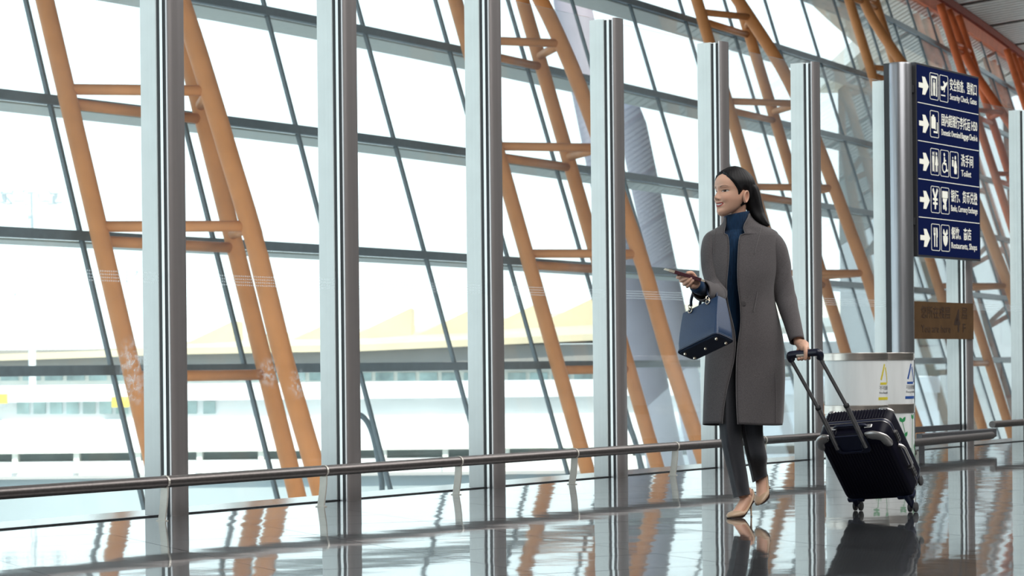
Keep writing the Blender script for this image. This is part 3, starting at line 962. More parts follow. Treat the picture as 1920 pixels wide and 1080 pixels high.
def floor_sign():
    t0 = 3 * SP + .24
    W_, H_ = 1.33, .315
    s = thing('floor_level_sign', line(t0 / SP, .05, .945), 'bronze brown floor number panel on the glass below the blue sign', 'sign')
    mw = wallframe(t0, .945, .10)
    bm = bmesh.new(); box(bm, (0, 0, -.006), (W_, H_, 0), mw); obj('panel', bm, M['brown_film'], s, smooth=False)
    for x in (.12, W_ - .12):
        bm = bmesh.new(); box(bm, (x - .02, H_ / 2 - .02, -.10), (x + .02, H_ / 2 + .02, -.006), mw); obj('standoff', bm, M['steel'], s, smooth=False)
    T = lambda x, y: mw @ Matrix.Translation((x, y, 0))
    put_text(s, '您所在楼层', T(.20, .175), .105, .62, M['brown_print'])
    put_text(s, 'You are here', T(.20, .055), .065, .62, M['brown_print'])
    put_text(s, '4', T(.90, .06), .20, .13, M['brown_print'], bold=.01)
    put_text(s, '层', T(1.07, .175), .10, .12, M['brown_print'])
    put_text(s, 'F', T(1.09, .06), .075, .06, M['brown_print'])
floor_sign()

def low_rails():
    r = thing('floor_bumper', (3.1, 18.5, 0), 'dark low floor bumper bar beside the recycling bins', 'rail')
    bm = bmesh.new()
    a, b = Vector((2.82, 18.45, .115)), Vector((4.10, 20.70, .115))
    tube(bm, [a, a.lerp(b, .5), b, b + (b - a).normalized() * .012], [.032, .032, .032, .02], 18); obj('bar', bm, M['rail'], r)
    for f in (.02, .12):
        bm = bmesh.new(); p = a.lerp(b, f); tube(bm, [(p.x, p.y, 0), (p.x, p.y, .10)], .018, 12); obj('foot', bm, M['dark_steel'], r)
    bm = bmesh.new(); p = a.lerp(b, .9); tube(bm, [p, p - Mv * .30 + Vector((0, 0, .012))], .014, 10); obj('strut', bm, M['dark_steel'], r)
    bm = bmesh.new()
    c, d = line(2.92, .32, 0), line(3.98, .32, 0)
    fr = frame(c, d - c, (0, 0, 1))
    box(bm, (0, -.03, .09), ((d - c).length, .03, .165), fr, bevel=.006)
    r2 = thing('kick_rail', c, 'dark flat kick rail on the floor in front of the glass below the brown panel', 'rail')
    obj('bar', bm, M['dark_steel'], r2, smooth=False)
    for f in (.03,):
        bm = bmesh.new(); p = c.lerp(d, f); box(bm, (p.x - .02, p.y - .02, 0), (p.x + .02, p.y + .02, .095)); obj('foot', bm, M['dark_steel'], r2, smooth=False)
    w = bpy.data.objects['wall_left']
    bm = bmesh.new()
    c, d = line(3.1, .0, 0), line(3.98, .0, 0)
    box(bm, (0, -.012, .15), ((d - c).length, .02, .20), frame(c, d - c, (0, 0, 1))); obj('bottom_rail', bm, M['dark_steel'], w, smooth=False)
low_rails()

# ------------------------------------------------------------------ recycling bins
M['bin_panel'] = grain(mat('milky_white_bin_panel', (.84, .88, .88), .25, 0, .5), 9, .09, stretch=(1, 1, .12))
M['bag_film'] = mat('crumpled_clear_bag', (.80, .84, .85), .25)
M['p_yellow'] = mat('yellow_print', (.70, .60, .04), .5)
M['p_blue'] = mat('blue_print', (.02, .09, .35), .5)
M['p_grey'] = mat('grey_print', (.22, .23, .24), .5)
M['p_green'] = mat('green_print', (.03, .30, .10), .5)
def bins():
    r0 = .2325
    for i, (cx, cy, pm, zh, en, lab) in enumerate((
            (2.504, 17.60, 'p_yellow', '不可回收', 'Non-Recyclable', 'left round recycling bin with yellow triangle mark, behind the suitcase'),
            (2.760, 17.988, 'p_blue', '可回收物', 'Recyclable', 'right round recycling bin with blue triangle mark, beside the sign post'))):
        c = Vector((cx, cy, 0))
        T = Matrix.Translation(c)
        b = thing('recycling_bin', c, lab, 'bin', 'pair of recycling bins')
        bm = bmesh.new(); lathe(bm, [(.222, .0), (.226, .02), (.226, .385)], 56, T); obj('lower_drum', bm, M['bin_panel'], b)
        bm = bmesh.new(); lathe(bm, [(.226, .440), (.226, .770)], 56, T); obj('upper_drum', bm, M['bin_panel'], b)
        for z0, z1 in ((.378, .446), (.768, .822)):
            bm = bmesh.new(); lathe(bm, [(.226, z0), (r0, z0 + .003), (r0, z1 - .003), (.227, z1)], 56, T); obj('steel_band', bm, M['steel'], b)
        bm = bmesh.new(); lathe(bm, [(.228, .815), (.224, .824), (.13, .824), (.12, .815), (.12, .74), (.001, .74)], 56, T); obj('lid', bm, M['steel'], b)
        bm = bmesh.new(); lathe(bm, [(.215, -.0), (.215, .015)], 40, T); obj('plinth', bm, M['gasket'], b)
        # creases of the bag seen through the milky panel
        a0 = math.atan2(-WX, WY)       # direction towards the hall
        def wrap(v):
            """x right along the surface, y up, z out -> on the drum, facing the hall"""
            a = a0 + v.x / .226
            rr = .2262 + v.z
            return Vector((cx + rr * cos(a), cy + rr * sin(a), v.y))
        m = M[pm]
        tri = [(-.062, .60), (.062, .60), (0, .745)]
        L = []
        for (p, q) in ((tri[0], tri[1]), (tri[1], tri[2]), (tri[2], tri[0])):
            lp = lambda f: (p[0] + (q[0] - p[0]) * f, p[1] + (q[1] - p[1]) * f)
            L += strip([lp(.06), lp(.3), lp(.55), lp(.78)], .017)
        flat(b, 'recycle_mark', L, Matrix(), m, .001, wrap)
        put_text(b, zh, Matrix.Translation((-.07, .553, 0)), .032, .14, M['p_grey'], warp=wrap, depth=.001)
        put_text(b, en, Matrix.Translation((-.07, .522, 0)), .020, .14, M['p_grey'], warp=wrap, depth=.001)
        flat(b, 'label_bar', [[(-.08 + .02 * k, .482), (-.06 + .02 * k, .482), (-.06 + .02 * k, .502), (-.08 + .02 * k, .502)] for k in range(8)], Matrix(), m, .001, wrap)
        # printed seedling on the lower drum
        G = []
        for (x, base, h, lean) in ((-.06, .02, .29, -.05), (.0, .02, .31, .02), (.05, .02, .22, .06), (-.02, .02, .18, -.07)):
            st = [(x + lean * (t / 8) ** 2, base + h * t / 8) for t in range(9)]
            G += strip(st, .005)
            tx, ty = st[-1]
            for s_, ll in ((1, .05), (-1, .045)):
                an = radians(90 - 35 * s_)
                ux, uy = cos(an), sin(an)
                lf = []
                for k in range(13):
                    f = k / 6 if k <= 6 else (12 - k) / 6
                    w_ = .013 * sin(pi * f) * (1 if k <= 6 else -1)
                    lf.append((tx + ux * ll * f - uy * w_, ty + uy * ll * f + ux * w_))
                G.append(lf)
        for ox, oy, r_, s_ in ((-.09, .13, .030, 1), (.06, .12, .026, -1), (-.03, .10, .022, 1)):
            G += strip([(ox + s_ * (r_ * (1 - t / 26)) * cos(t * .55), oy + (r_ * (1 - t / 26)) * sin(t * .55)) for t in range(20)], .0045)
        for k in range(12):
            x = -.13 + .022 * k
            G.append([(x - .006, .0), (x + .006, .0), (x + .004 * ((k % 3) - 1), .05 + .02 * ((k * 5) % 4))])
        flat(b, 'leaf_print', G, Matrix(), M['p_green'], .0008, wrap)
bins()

# ------------------------------------------------------------------ suitcase, tilted on its wheels
M['shell'] = mat('glossy_midnight_shell', (.003, .003, .011), .42, 0, .16)
M['shell_trim'] = mat('navy_plastic', (.006, .010, .034), .4)
M['tube'] = grain(mat('grey_anodised_tube', (.23, .23, .235), .38, .75), 40, .08)
M['silver'] = mat('satin_silver_metal', (.50, .49, .48), .33, .85)
M['wheel'] = mat('dark_grey_wheel', (.05, .05, .052), .5)
M['grip'] = mat('black_navy_grip', (.008, .010, .028), .35)
M['button'] = mat('pale_button', (.58, .56, .50), .4)
SX, SD, SL = .372, .185, .471
SMAT = Matrix(((.84432622, .34431069, -.41056471, 1.7096), (-.53056437, .64436169, -.5507263, 12.3731), (.07493122, .68282367, .72673045, .0440), (0, 0, 0, 1)))
def suitcase():
    S = SMAT
    root = thing('suitcase', (1.86, 12.42, 0), 'dark navy ribbed trolley suitcase tilted on its wheels behind the woman', 'suitcase')
    def rr(x0, x1, z0, z1, r, y, n=6):
        return [S @ Vector((x, y, z)) for x, z in rrect(x0, z0, x1, z1, r, n)]
    # two shell halves, each with rounded rim; the ribs are part of the shell
    def shell(y0, y1, sgn):
        bm = bmesh.new()
        rings = []
        ys = [(y0, .018), (y0 + sgn * .004, .009), (y0 + sgn * .011, .003), (y0 + sgn * .02, 0), (y1, 0)]
        for y, ins in ys:
            rings.append(rr(ins, SX - ins, ins, SL - ins, .045 - ins * .8, y))
        loft(bm, rings)
        n = 21
        for i in range(n):
            x = .028 + (SX - .056) * i / (n - 1)
            ins = 0
            path = [(y0 - sgn * .0005, .05), (y0 - sgn * .001, SL * .5), (y0 - sgn * .0005, SL - .02), (y0 + sgn * .006, SL - .005), (y0 + sgn * .02, SL + .0008), (y1 - sgn * .008, SL + .0008)]
            if 5 < i < 13 and sgn > 0 and y0 == 0:
                path = [(y0 - sgn * .0005, .05), (y0 - sgn * .001, SL * .5), (y0, SL - .095)]
            if sgn > 0 and y0 == 0 and (x < .085 or x > SX - .125):
                path = path[:2] + [(y0 - .0005, SL - (.125 if (x < .03 or x > SX - .03) else .075))]
            tube(bm, [S @ Vector((x, y, z)) for y, z in path], .0030, 6, up=S.to_3x3() @ Vector((1, 0, 0)))
        bmesh.ops.recalc_face_normals(bm, faces=bm.faces)
        return bm
    obj('back_shell', shell(0, SD / 2 - .006, 1), M['shell'], root)
    obj('front_shell', shell(SD, SD / 2 + .006, -1), M['shell'], root)
    bm = bmesh.new()
    loft(bm, [rr(-.002, SX + .002, -.002, SL + .002, .046, SD / 2 - .007), rr(-.002, SX + .002, -.002, SL + .002, .046, SD / 2 + .007)])
    obj('closing_frame', bm, M['shell_trim'], root)
    for y in (SD / 2 - .0085, SD / 2 + .0085):
        bm = bmesh.new()
        tube(bm, rr(0, SX, 0, SL, .045, y) + rr(0, SX, 0, SL, .045, y)[:1], .0022, 6); obj('rim_line', bm, M['silver'], root)
    # corner guards
    def guard(pts, rad, y0, flatn=.55, rivets=()):
        bm = bmesh.new()
        P = [S @ Vector((x, y, z)) for x, y, z in catmull([Vector((a, y0, c)) for a, c in pts], 5)]
        n = len(P)
        rs = [rad * (.55 + .45 * min(1, 4 * min(i, n - 1 - i) / n + .15)) for i in range(n)]
        rs[0] = rs[-1] = rad * .25
        yv = S.to_3x3() @ Vector((0, 1, 0))
        tube(bm, P, rs, 14, up=yv, ry=flatn)
        g = obj('corner_guard', bm, M['silver'], root, smooth='all')
        for x, z in rivets:
            bm = bmesh.new(); bmesh.ops.create_uvsphere(bm, u_segments=8, v_segments=6, radius=.0035, matrix=S @ Matrix.Translation((x, y0 - rad * flatn * .93, z))); obj('rivet', bm, M['gasket'], g)
    guard([(SX - .115, SL - .022), (SX - .07, SL - .024), (SX - .03, SL - .038), (SX - .012, SL - .075), (SX - .014, SL - .10)], .028, .010, .5, ((SX - .10, SL - .016), (SX - .10, SL - .03), (SX - .02, SL - .088)))
    guard([(.072, SL - .022), (.04, SL - .024), (.014, SL - .042), (.006, SL - .075), (.010, SL - .10)], .028, .010, .5, ((.062, SL - .018), (.06, SL - .034)))
    guard([(SX - .075, SL - .004), (SX - .03, SL - .010), (SX - .004, SL - .04)], .012, SD - .012, .9)
    guard([(.06, SL - .004), (.03, SL - .010), (.004, SL - .04)], .012, SD - .012, .9)
    # recess plate round the telescopic tubes
    bm = bmesh.new()
    prism(bm, rrect(.078, SL - .125, .268, SL - .004, .030), .0, .007, S @ Matrix.Rotation(pi / 2, 4, 'X') @ Matrix.Translation((0, 0, .0)))
    bmesh.ops.bevel(bm, geom=list(bm.edges), offset=.003, segments=1, affect='EDGES')
    pl = obj('handle_recess', bm, M['shell_trim'], root)
    bm = bmesh.new()
    tube(bm, [S @ Vector((x, -.011, z)) for x, z in ((.105, SL - .06), (.108, SL - .098), (.12, SL - .108), (.215, SL - .108), (.228, SL - .098), (.232, SL - .06))], .004, 8, up=S.to_3x3() @ Vector((0, 1, 0)))
    obj('recess_lip', bm, M['shell_trim'], pl)
    # carry handle on the top end
    bm = bmesh.new()
    tube(bm, [S @ Vector((x, .05, z)) for x, z in ((.09, SL), (.10, SL + .012), (.12, SL + .016), (.24, SL + .016), (.26, SL + .012), (.27, SL))], .008, 10); obj('top_handle', bm, M['shell_trim'], root)
    for x in (.085, .275):
        bm = bmesh.new(); box(bm, (x - .02, .038, SL - .002), (x + .02, .062, SL + .007), S, bevel=.003); obj('handle_mount', bm, M['silver'], root, smooth=False)
    # telescopic tubes and grip
    for x in (.25 * SX, .66 * SX):
        bm = bmesh.new(); tube(bm, [S @ Vector((x, -.004, SL - .085)), S @ Vector((x, -.004, SL + .20))], .0125, 14); t = obj('tube', bm, M['tube'], root)
        bm = bmesh.new(); tube(bm, [S @ Vector((x, -.004, SL + .19)), S @ Vector((x - .018, -.004, SL + .535))], .0095, 14); obj('inner_tube', bm, M['tube'], t)
        bm = bmesh.new(); tube(bm, [S @ Vector((x, -.004, SL + .195)), S @ Vector((x, -.004, SL + .206))], .0145, 14); obj('collar', bm, M['gasket'], t)
    bm = bmesh.new()
    zt = SL + .562
    xa, xb = .25 * SX, .66 * SX
    path = [(xa + .004, zt - .032), (xa + .003, zt - .016), (xa + .008, zt - .002), (xa + .022, zt + .003), (xb - .016, zt + .003), (xb + .004, zt), (xb + .008, zt - .016), (xb, zt - .034)]
    tube(bm, [S @ Vector((p.x - .018, -.004, p.y)) for p in catmull([Vector((x, z, 0)) for x, z in path], 4)], .0185, 16, up=S.to_3x3() @ Vector((0, 1, 0)))
    g = obj('grip', bm, M['grip'], root, smooth='all')
    bm = bmesh.new(); box(bm, (xa + .03, -.0265, zt - .007), (xb - .065, -.018, zt + .013), S, bevel=.002); obj('release_button', bm, M['button'], g, smooth=False)
    # side latches and side handle
    for z in (SL - .115, .105):
        bm = bmesh.new()
        R = S @ Matrix.Rotation(pi / 2, 4, 'Y')
        pts = rrect(-.011, -.034, .011, .034, .010)
        prism(bm, [(-(z + b), SD / 2 + a) for a, b in pts], SX + .001, SX + .012, R)
        bmesh.ops.recalc_face_normals(bm, faces=bm.faces)
        l = obj('latch', bm, M['silver'], root, smooth=False)
        for dz in (-.018, 0, .018):
            bm = bmesh.new(); box(bm, (SX + .0118, SD / 2 - .006, z + dz - .006), (SX + .013, SD / 2 + .006, z + dz + .006), S); obj('latch_slot', bm, M['gasket'], l, smooth=False)
    bm = bmesh.new()
    tube(bm, [S @ Vector((x, SD / 2 - .02, z)) for x, z in ((SX, .150), (SX + .016, .160), (SX + .024, .175), (SX + .024, .285), (SX + .016, .30), (SX, .31))], .009, 10, up=S.to_3x3() @ Vector((0, 1, 0)))
    obj('side_handle', bm, M['silver'], root)
    # wheels: the two at the back edge stand on the floor, the other two are in the air
    X3 = S.to_3x3() @ Vector((1, 0, 0))
    for x, y, ground in ((.045, .012, True), (SX - .04, .012, True), (.045, SD - .03, False), (SX - .035, SD - .03, False)):
        r = .025
        top = S @ Vector((x, y, .006))
        hub = S @ Vector((x, y, -.030))
        if ground:
            hub = Vector((hub.x, hub.y, r + .0005)) + (Vector((.012, -.005, 0)) if x > .2 else Vector())
        ax = Vector((X3.x, X3.y, 0)).normalized() if ground else X3
        bm = bmesh.new(); tube(bm, [top + (top - hub) * .2, top.lerp(hub, .55), hub], [.026, .018, .010], 12); mt = obj('wheel_housing', bm, M['shell_trim'], root)
        for sd in (-1, 1):
            bm = bmesh.new()
            a, b = hub + ax * (sd * .008), hub + ax * (sd * .022)
            tube(bm, [a, a.lerp(b, .15), a.lerp(b, .85), b], [r * .86, r, r, r * .86], 24, up=(0, 0, 1)); obj('wheel', bm, M['wheel'], root)
    for x0, x1 in ((.0, .10), (SX - .10, SX)):
        bm = bmesh.new(); box(bm, (x0 + .004, -.003, -.004), (x1 - .004, .05, .024), S, bevel=.008, seg=2); obj('foot_guard', bm, M['shell_trim'], root)
suitcase()
# ------------------------------------------------------------------ the woman
YC = 11.94                                  # how far away her body's middle is
Q = lambda x, y, d=YC: at(x, y, d)
M['skin'] = mat('skin', (.62, .36, .25), .48, 0, .4, Subsurface_Weight=.12)
M['skin'].node_tree.nodes['Principled BSDF'].inputs['Subsurface Radius'].default_value = (.012, .005, .003)
_va = nd(M['skin'], 'ShaderNodeVertexColor'); _va.layer_name = 'paint'
lk(M['skin'], _va.outputs['Color'], pbsdf(M['skin']).inputs['Base Color'])
SKIN = (.72, .43, .305)
def fabric(name, c, rough, scale, amt, bump, dist=.0006, stretch=(1, 1, 1)):
    m = grain(mat(name, c, rough, 0, .2, Sheen_Weight=.25), scale, amt, bump, stretch, 6, dist)
    return m
M['wool'] = fabric('grey_melange_wool', (.105, .096, .099), .9, 420, .34, .5, .0008)
M['wool_light'] = fabric('pale_grey_wool_edge', (.155, .145, .147), .9, 420, .3, .3, .0008)
M['lining'] = mat('dark_lining', (.03, .03, .034), .7)
M['knit'] = fabric('navy_ribbed_knit', (.006, .033, .085), .8, 160, .3, .5, .001, (1, 1, .06))
M['trouser'] = fabric('charcoal_suiting', (.042, .044, .052), .75, 500, .2, .2, .0004)
M['hair'] = mat('black_hair', (.006, .0055, .0065), .55, 0, .22)
grain(M['hair'], 110, .5, .3, (1, 1, .04), 3, .0012)
M['pump'] = mat('beige_patent_leather', (.56, .40, .27), .32, 0, .5)
M['sole'] = mat('dark_sole', (.05, .03, .025), .5)
M['button_d'] = mat('grey_covered_button', (.07, .064, .066), .6)
M['bagleather'] = grain(mat('navy_pebbled_leather', (.022, .050, .112), .42, 0, .45), 260, .2, .25, (1, 1, 1), 3, .0005)
M['bagbase'] = grain(mat('dark_navy_leather', (.010, .020, .048), .5), 260, .2, .2, (1, 1, 1), 3, .0004)
M['stitch'] = mat('pale_stitching', (.16, .22, .32), .6)
M['pale_metal'] = mat('polished_pale_gold', (.75, .68, .56), .18, 1.0)
M['passport'] = grain(mat('maroon_booklet_cover', (.075, .018, .026), .55), 120, .2)
M['paper'] = mat('cream_card', (.68, .62, .50), .7)
M['eye_white'] = mat('eye_white', (.75, .72, .70), .2)
M['iris'] = mat('dark_brown_iris', (.018, .009, .006), .12)

def capsule(bm, pts, rs, n=14, up=(0, 1, 0), ry=None):
    """rounded tapering limb through points"""
    P, R = [], []
    pts = [Vector(p) for p in pts]
    d0 = (pts[0] - pts[1]).normalized(); d1 = (pts[-1] - pts[-2]).normalized()
    for k in (1.0, .85, .5):
        P.append(pts[0] + d0 * rs[0] * k); R.append(rs[0] * math.sqrt(max(0, 1 - k * k)) + 1e-4)
    P += pts; R += rs
    for k in (.5, .85, 1.0):
        P.append(pts[-1] + d1 * rs[-1] * k); R.append(rs[-1] * math.sqrt(max(0, 1 - k * k)) + 1e-4)
    tube(bm, P, R, n, up, True, ry)

def smoothstep(a, b, x):
    t = max(0, min(1, (x - a) / (b - a)))
    return t * t * (3 - 2 * t)
def gauss(x, s):
    return math.exp(-(x / s) ** 2)

# --- head: rings of a profile, then features as displacement -------------------------------------------------
HW = [(-.006, .010), (.0, .0185), (.006, .0245), (.016, .0335), (.030, .0435), (.048, .0525), (.070, .062), (.090, .0665), (.112, .069), (.135, .0705), (.160, .069), (.182, .0605), (.200, .0455), (.212, .025), (.2185, .002)]
HF = [(-.006, .078), (.0, .088), (.006, .0925), (.016, .0955), (.030, .0925), (.048, .094), (.070, .0945), (.090, .094), (.112, .0915), (.135, .0965), (.160, .0945), (.182, .081), (.200, .058), (.212, .030), (.2185, .002)]
HB = [(-.006, -.058), (.0, -.045), (.006, -.032), (.016, -.012), (.030, .012), (.048, .040), (.070, .066), (.090, .084), (.112, .0945), (.135, .0985), (.160, .0955), (.182, .083), (.200, .060), (.212, .032), (.2185, .002)]
NOSE = [(.060, 0), (.066, .004), (.071, .0125), (.076, .0195), (.081, .0225), (.087, .0195), (.095, .0145), (.105, .0090), (.115, .0055), (.124, .0045), (.135, .001), (.14, 0)]
NOSEW = [(.060, .012), (.071, .0125), (.080, .0115), (.095, .0085), (.115, .0075), (.14, .009)]
def smooth_tab(tab, z):
    """monotone-ish cubic through a table"""
    n = len(tab)
    if z <= tab[0][0]: return tab[0][1]
    if z >= tab[-1][0]: return tab[-1][1]
    for i in range(n - 1):
        if z <= tab[i + 1][0]:
            x0, y0 = tab[i]; x1, y1 = tab[i + 1]
            m = lambda j: (tab[min(j + 1, n - 1)][1] - tab[max(j - 1, 0)][1]) / ((tab[min(j + 1, n - 1)][0] - tab[max(j - 1, 0)][0]) or 1)
            h = x1 - x0; t = (z - x0) / h
            return (2 * t ** 3 - 3 * t * t + 1) * y0 + (t ** 3 - 2 * t * t + t) * h * m(i) + (-2 * t ** 3 + 3 * t * t) * y1 + (t ** 3 - t * t) * h * m(i + 1)
EX, EZ = .0315, .1095                         # eye centres
def head_point(a, z, off=0.0):
    """a: 0 front, +pi/2 her left.  Local: front -y, up z"""
    w, f, b = smooth_tab(HW, z), smooth_tab(HF, z), smooth_tab(HB, z)
    yc = (b - f) / 2
    hy = (b + f) / 2
    p = 2.25
    c, s = cos(a), sin(a)
    k = (abs(c) ** p + abs(s) ** p) ** (-1 / p)
    x, y = w * k * s, yc - hy * k * c
    if c > 0:
        fr = smoothstep(.0, .35, c)
        ax = abs(x)
        d = smooth_tab(NOSE, z) * gauss(x, lerp_table(NOSEW, z))
        d += .0050 * gauss(ax - .0125, .0055) * gauss(z - .0735, .006)         # nostril wings
        d -= .0105 * gauss(ax - EX, .0165) * gauss(z - EZ, .0115)              # sockets
        d += .0030 * gauss(ax - .030, .02) * gauss(z - .131, .007)             # brow ridge
        d += .0062 * gauss(ax - .037, .017) * gauss(z - .076, .017)            # cheeks, smiling
        zl = z - (.6 * ax * ax * 12)                                           # lips curve up
        d += .0048 * gauss(x, .022) * gauss(zl - .0545, .0036)                 # upper lip
        d += .0052 * gauss(x, .018) * gauss(zl - .0385, .0040)                 # lower lip
        d -= .0035 * gauss(x, .020) * gauss(zl - .0470, .0030)                 # parting of the lips
        d -= .0030 * gauss(ax - .029, .006) * gauss(z - .054, .008)            # mouth corners
        d -= .0030 * gauss(x, .016) * gauss(z - .028, .005)                    # above the chin
        d += .0025 * gauss(x, .013) * gauss(z - .010, .008)
        # lids bulge over the eyeball
        e = (ax - EX) / .017
        d += .0050 * gauss(ax - EX, .0145) * (gauss(z - EZ - .0062, .0034) + .7 * gauss(z - EZ + .0062, .0034))
        y -= d * fr
        if d > 0 and ax > .002 and z > .06 and z < .09: pass
    n = Vector((x / max(w, .01), (y - yc) / max(hy, .01), 0))
    if off:
        nn = n.normalized() if n.length > 1e-6 else Vector((0, 0, 1))
        top = smoothstep(.15, .2185, z)
        v = (nn * (1 - .75 * top) + Vector((0, 0, 1)) * top)
        return Vector((x, y, z)) + v * off
    return Vector((x, y, z))

def face_colour(p):
    """colours of lips, teeth, brows, lashes; ear and nostril shade, eye glint painted in (local head coordinates)"""
    x, y, z = p
    ax = abs(x)
    c = Vector(SKIN)
    if y > 1.5: return Vector((.50, .25, .17))  # shade inside the ear painted as darker skin
    if y > -.03: return c
    c = c.lerp(Vector((.62, .25, .19)), .28 * gauss(ax - .038, .018) * gauss(z - .078, .018))
    zl = z - 7.2 * ax * ax
    lipw = .0265
    if ax < lipw:
        taper = math.sqrt(max(0, 1 - (ax / lipw) ** 2))
        up, lo = .0475 + .0088 * taper, .0460 - .0100 * taper
        m = smoothstep(lo - .0012, lo + .0008, zl) * (1 - smoothstep(up - .0008, up + .0012, zl))
        c = c.lerp(Vector((.38, .06, .06)), m)
        if ax < .0205:
            t2 = math.sqrt(max(0, 1 - (ax / .0205) ** 2))
            mt = smoothstep(.0462 - .0022 * t2, .0470 - .0022 * t2, zl) * (1 - smoothstep(.0480 + .0026 * t2, .0488 + .0026 * t2, zl))
            c = c.lerp(Vector((.80, .76, .70)), mt)
    # brows
    if .012 < ax < .052:
        t = (ax - .012) / .040
        zb = .1275 + .0065 * sin(min(1, t * 1.25) * pi * .62) - .004 * max(0, t - .7) * 3
        th = .0030 * (1 - .65 * t)
        c = c.lerp(Vector((.055, .035, .028)), .85 * gauss(z - zb, th) * smoothstep(.012, .018, ax) * (1 - smoothstep(.046, .052, ax)))
    # lash lines round the eye opening
    e = (ax - EX) / .0150
    if abs(e) < 1.15:
        zu = EZ + .0041 * math.sqrt(max(0, 1 - e * e)) + .0012 * e
        zd = EZ - .0032 * math.sqrt(max(0, 1 - e * e)) + .0012 * e
        c = c.lerp(Vector((.02, .012, .01)), .95 * gauss(z - zu - .0008, .0016))
        c = c.lerp(Vector((.16, .08, .06)), .5 * gauss(z - zd + .0006, .0011))
        if zd < z < zu:
            c = Vector((.70, .66, .64))
            ix = ax - EX - (.0025 if x < 0 else -.0025) * 0
            r = math.hypot(x - (EX if x > 0 else -EX) + .0030, z - EZ - .0003)
            if r < .0058: c = Vector((.030, .016, .011))
            if r < .0026: c = Vector((.004, .004, .004))
            if math.hypot(x - (EX if x > 0 else -EX) + .0045, z - EZ - .0022) < .0011: c = Vector((.85, .85, .85))  # catchlight painted white on the iris
    if gauss(ax - .0085, .0038) * gauss(z - .0690, .0022) > .35: c = c.lerp(Vector((.12, .04, .03)), .8)  # shade in the nostrils painted dark
    return c

HEAD_YAW, HEAD_ROLL = radians(-56), radians(-2.5)
_chin = Q(1376.6, 404.0, 11.905)
HM = Matrix.Translation(_chin) @ Matrix.Rotation(HEAD_ROLL, 4, 'Y') @ Matrix.Rotation(HEAD_YAW, 4, 'Z') @ Matrix.Rotation(radians(-3), 4, 'X')
HM = HM @ Matrix.Scale(1.045, 4)

def head_bm():
    bm = bmesh.new()
    lay = bm.verts.layers.float_vector.new('hp')
    zs = [-.006 + i * .0012 for i in range(188)]
    zs = [z for z in zs if z < .2185] + [.2183]
    # finer steps round the front
    A = [(-pi + 2 * pi * i / 200) for i in range(200)]
    A = [a - .42 * sin(a) for a in A]
    rows = []
    for z in zs:
        r = []
        for a in A:
            p = head_point(a, z)
            v = bm.verts.new(p); v[lay] = p
            r.append(v)
        rows.append(r)
    for R0, R1 in zip(rows, rows[1:]):
        for i in range(len(A)):
            j = (i + 1) % len(A)
            bm.faces.new((R0[i], R0[j], R1[j], R1[i]))
    bm.faces.new(rows[-1]); bm.faces.new(rows[0][::-1])
    # ears
    for sd in (-1, 1):
        for ring_ in range(1):
            cx, cy, cz = .0665 * sd, .012, .083
            E = Matrix.Translation((cx, cy, cz)) @ Matrix.Rotation(sd * radians(10), 4, 'Z') @ Matrix.Rotation(radians(-10), 4, 'X')
            ns, nr = 20, 8
            prof = []
            for i in range(ns):
                t = 2 * pi * i / ns
                yy, zz = .0165 * cos(t), .0295 * sin(t)
                if zz < 0: yy *= 1 - .35 * (-zz / .031)
                prof.append((yy, zz))
            lv = []
            for (k, ox) in ((1.0, -.004), (1.05, .003), (1.0, .0085), (.86, .0095), (.74, .006), (.45, .004), (.2, .003)):
                lv.append([bm.verts.new(E @ Vector((ox * sd + .004 * sd, y * k, z * k))) for y, z in prof])
            for li, L_ in enumerate(lv):
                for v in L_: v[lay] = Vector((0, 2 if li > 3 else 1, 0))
            for L0, L1 in zip(lv, lv[1:]):
                for i in range(ns):
                    j = (i + 1) % ns
                    bm.faces.new((L0[i], L0[j], L1[j], L1[i]))
            bm.faces.new(lv[-1])
    bmesh.ops.recalc_face_normals(bm, faces=bm.faces)
    return bm, lay

# --- hands -------------------------------------------------------------------------------------------------
def finger(bm, pts, r0, r1):
    n = len(pts)
    P = catmull(pts, 3)
    capsule(bm, P, [r0 + (r1 - r0) * i / (len(P) - 1) for i in range(len(P))], 12, up=(.3, .5, .8))

HY = 11.545                                   # depth of the hand with the booklet
def right_hand(bm):
    q = lambda x, y, d=0: Q(x, y, HY + d)
    capsule(bm, [Q(1322, 543, 11.70), q(1307, 535, .075), q(1301, 530, .035)], [.026, .023, .026], 14, ry=.85)
    capsule(bm, [q(1303, 531, .04), q(1295, 526, .026), q(1290, 521, .022)], [.028, .030, .022], 14, ry=.8)
    capsule(bm, [q(1303, 536, .03), q(1298, 536, .012)], [.017, .015], 12)
    finger(bm, [q(1289, 516, .028), q(1276, 516.5, .024), q(1270.5, 520, .004), q(1275.5, 519.8, -.016), q(1282, 517.0, -.021)], .0100, .0078)
    finger(bm, [q(1291, 520, .026), q(1281, 522, .022), q(1276.5, 526.5, -.002), q(1283, 524, -.022), q(1290.5, 519.5, -.026)], .0108, .0082)
    finger(bm, [q(1295, 525, .022), q(1287, 528, .018), q(1282.5, 533, -.004), q(1289, 528.5, -.022), q(1295.5, 521.8, -.024)], .0104, .0080)
    finger(bm, [q(1299, 530, .018), q(1293, 533, .014), q(1288.5, 537.5, -.004), q(1294, 532, -.018), q(1299.5, 525.5, -.020)], .0092, .0070)
    finger(bm, [q(1306, 528, .03), q(1302, 518, .022), q(1296.5, 511.8, .006), q(1289, 512.2, -.004)], .0125, .0088)

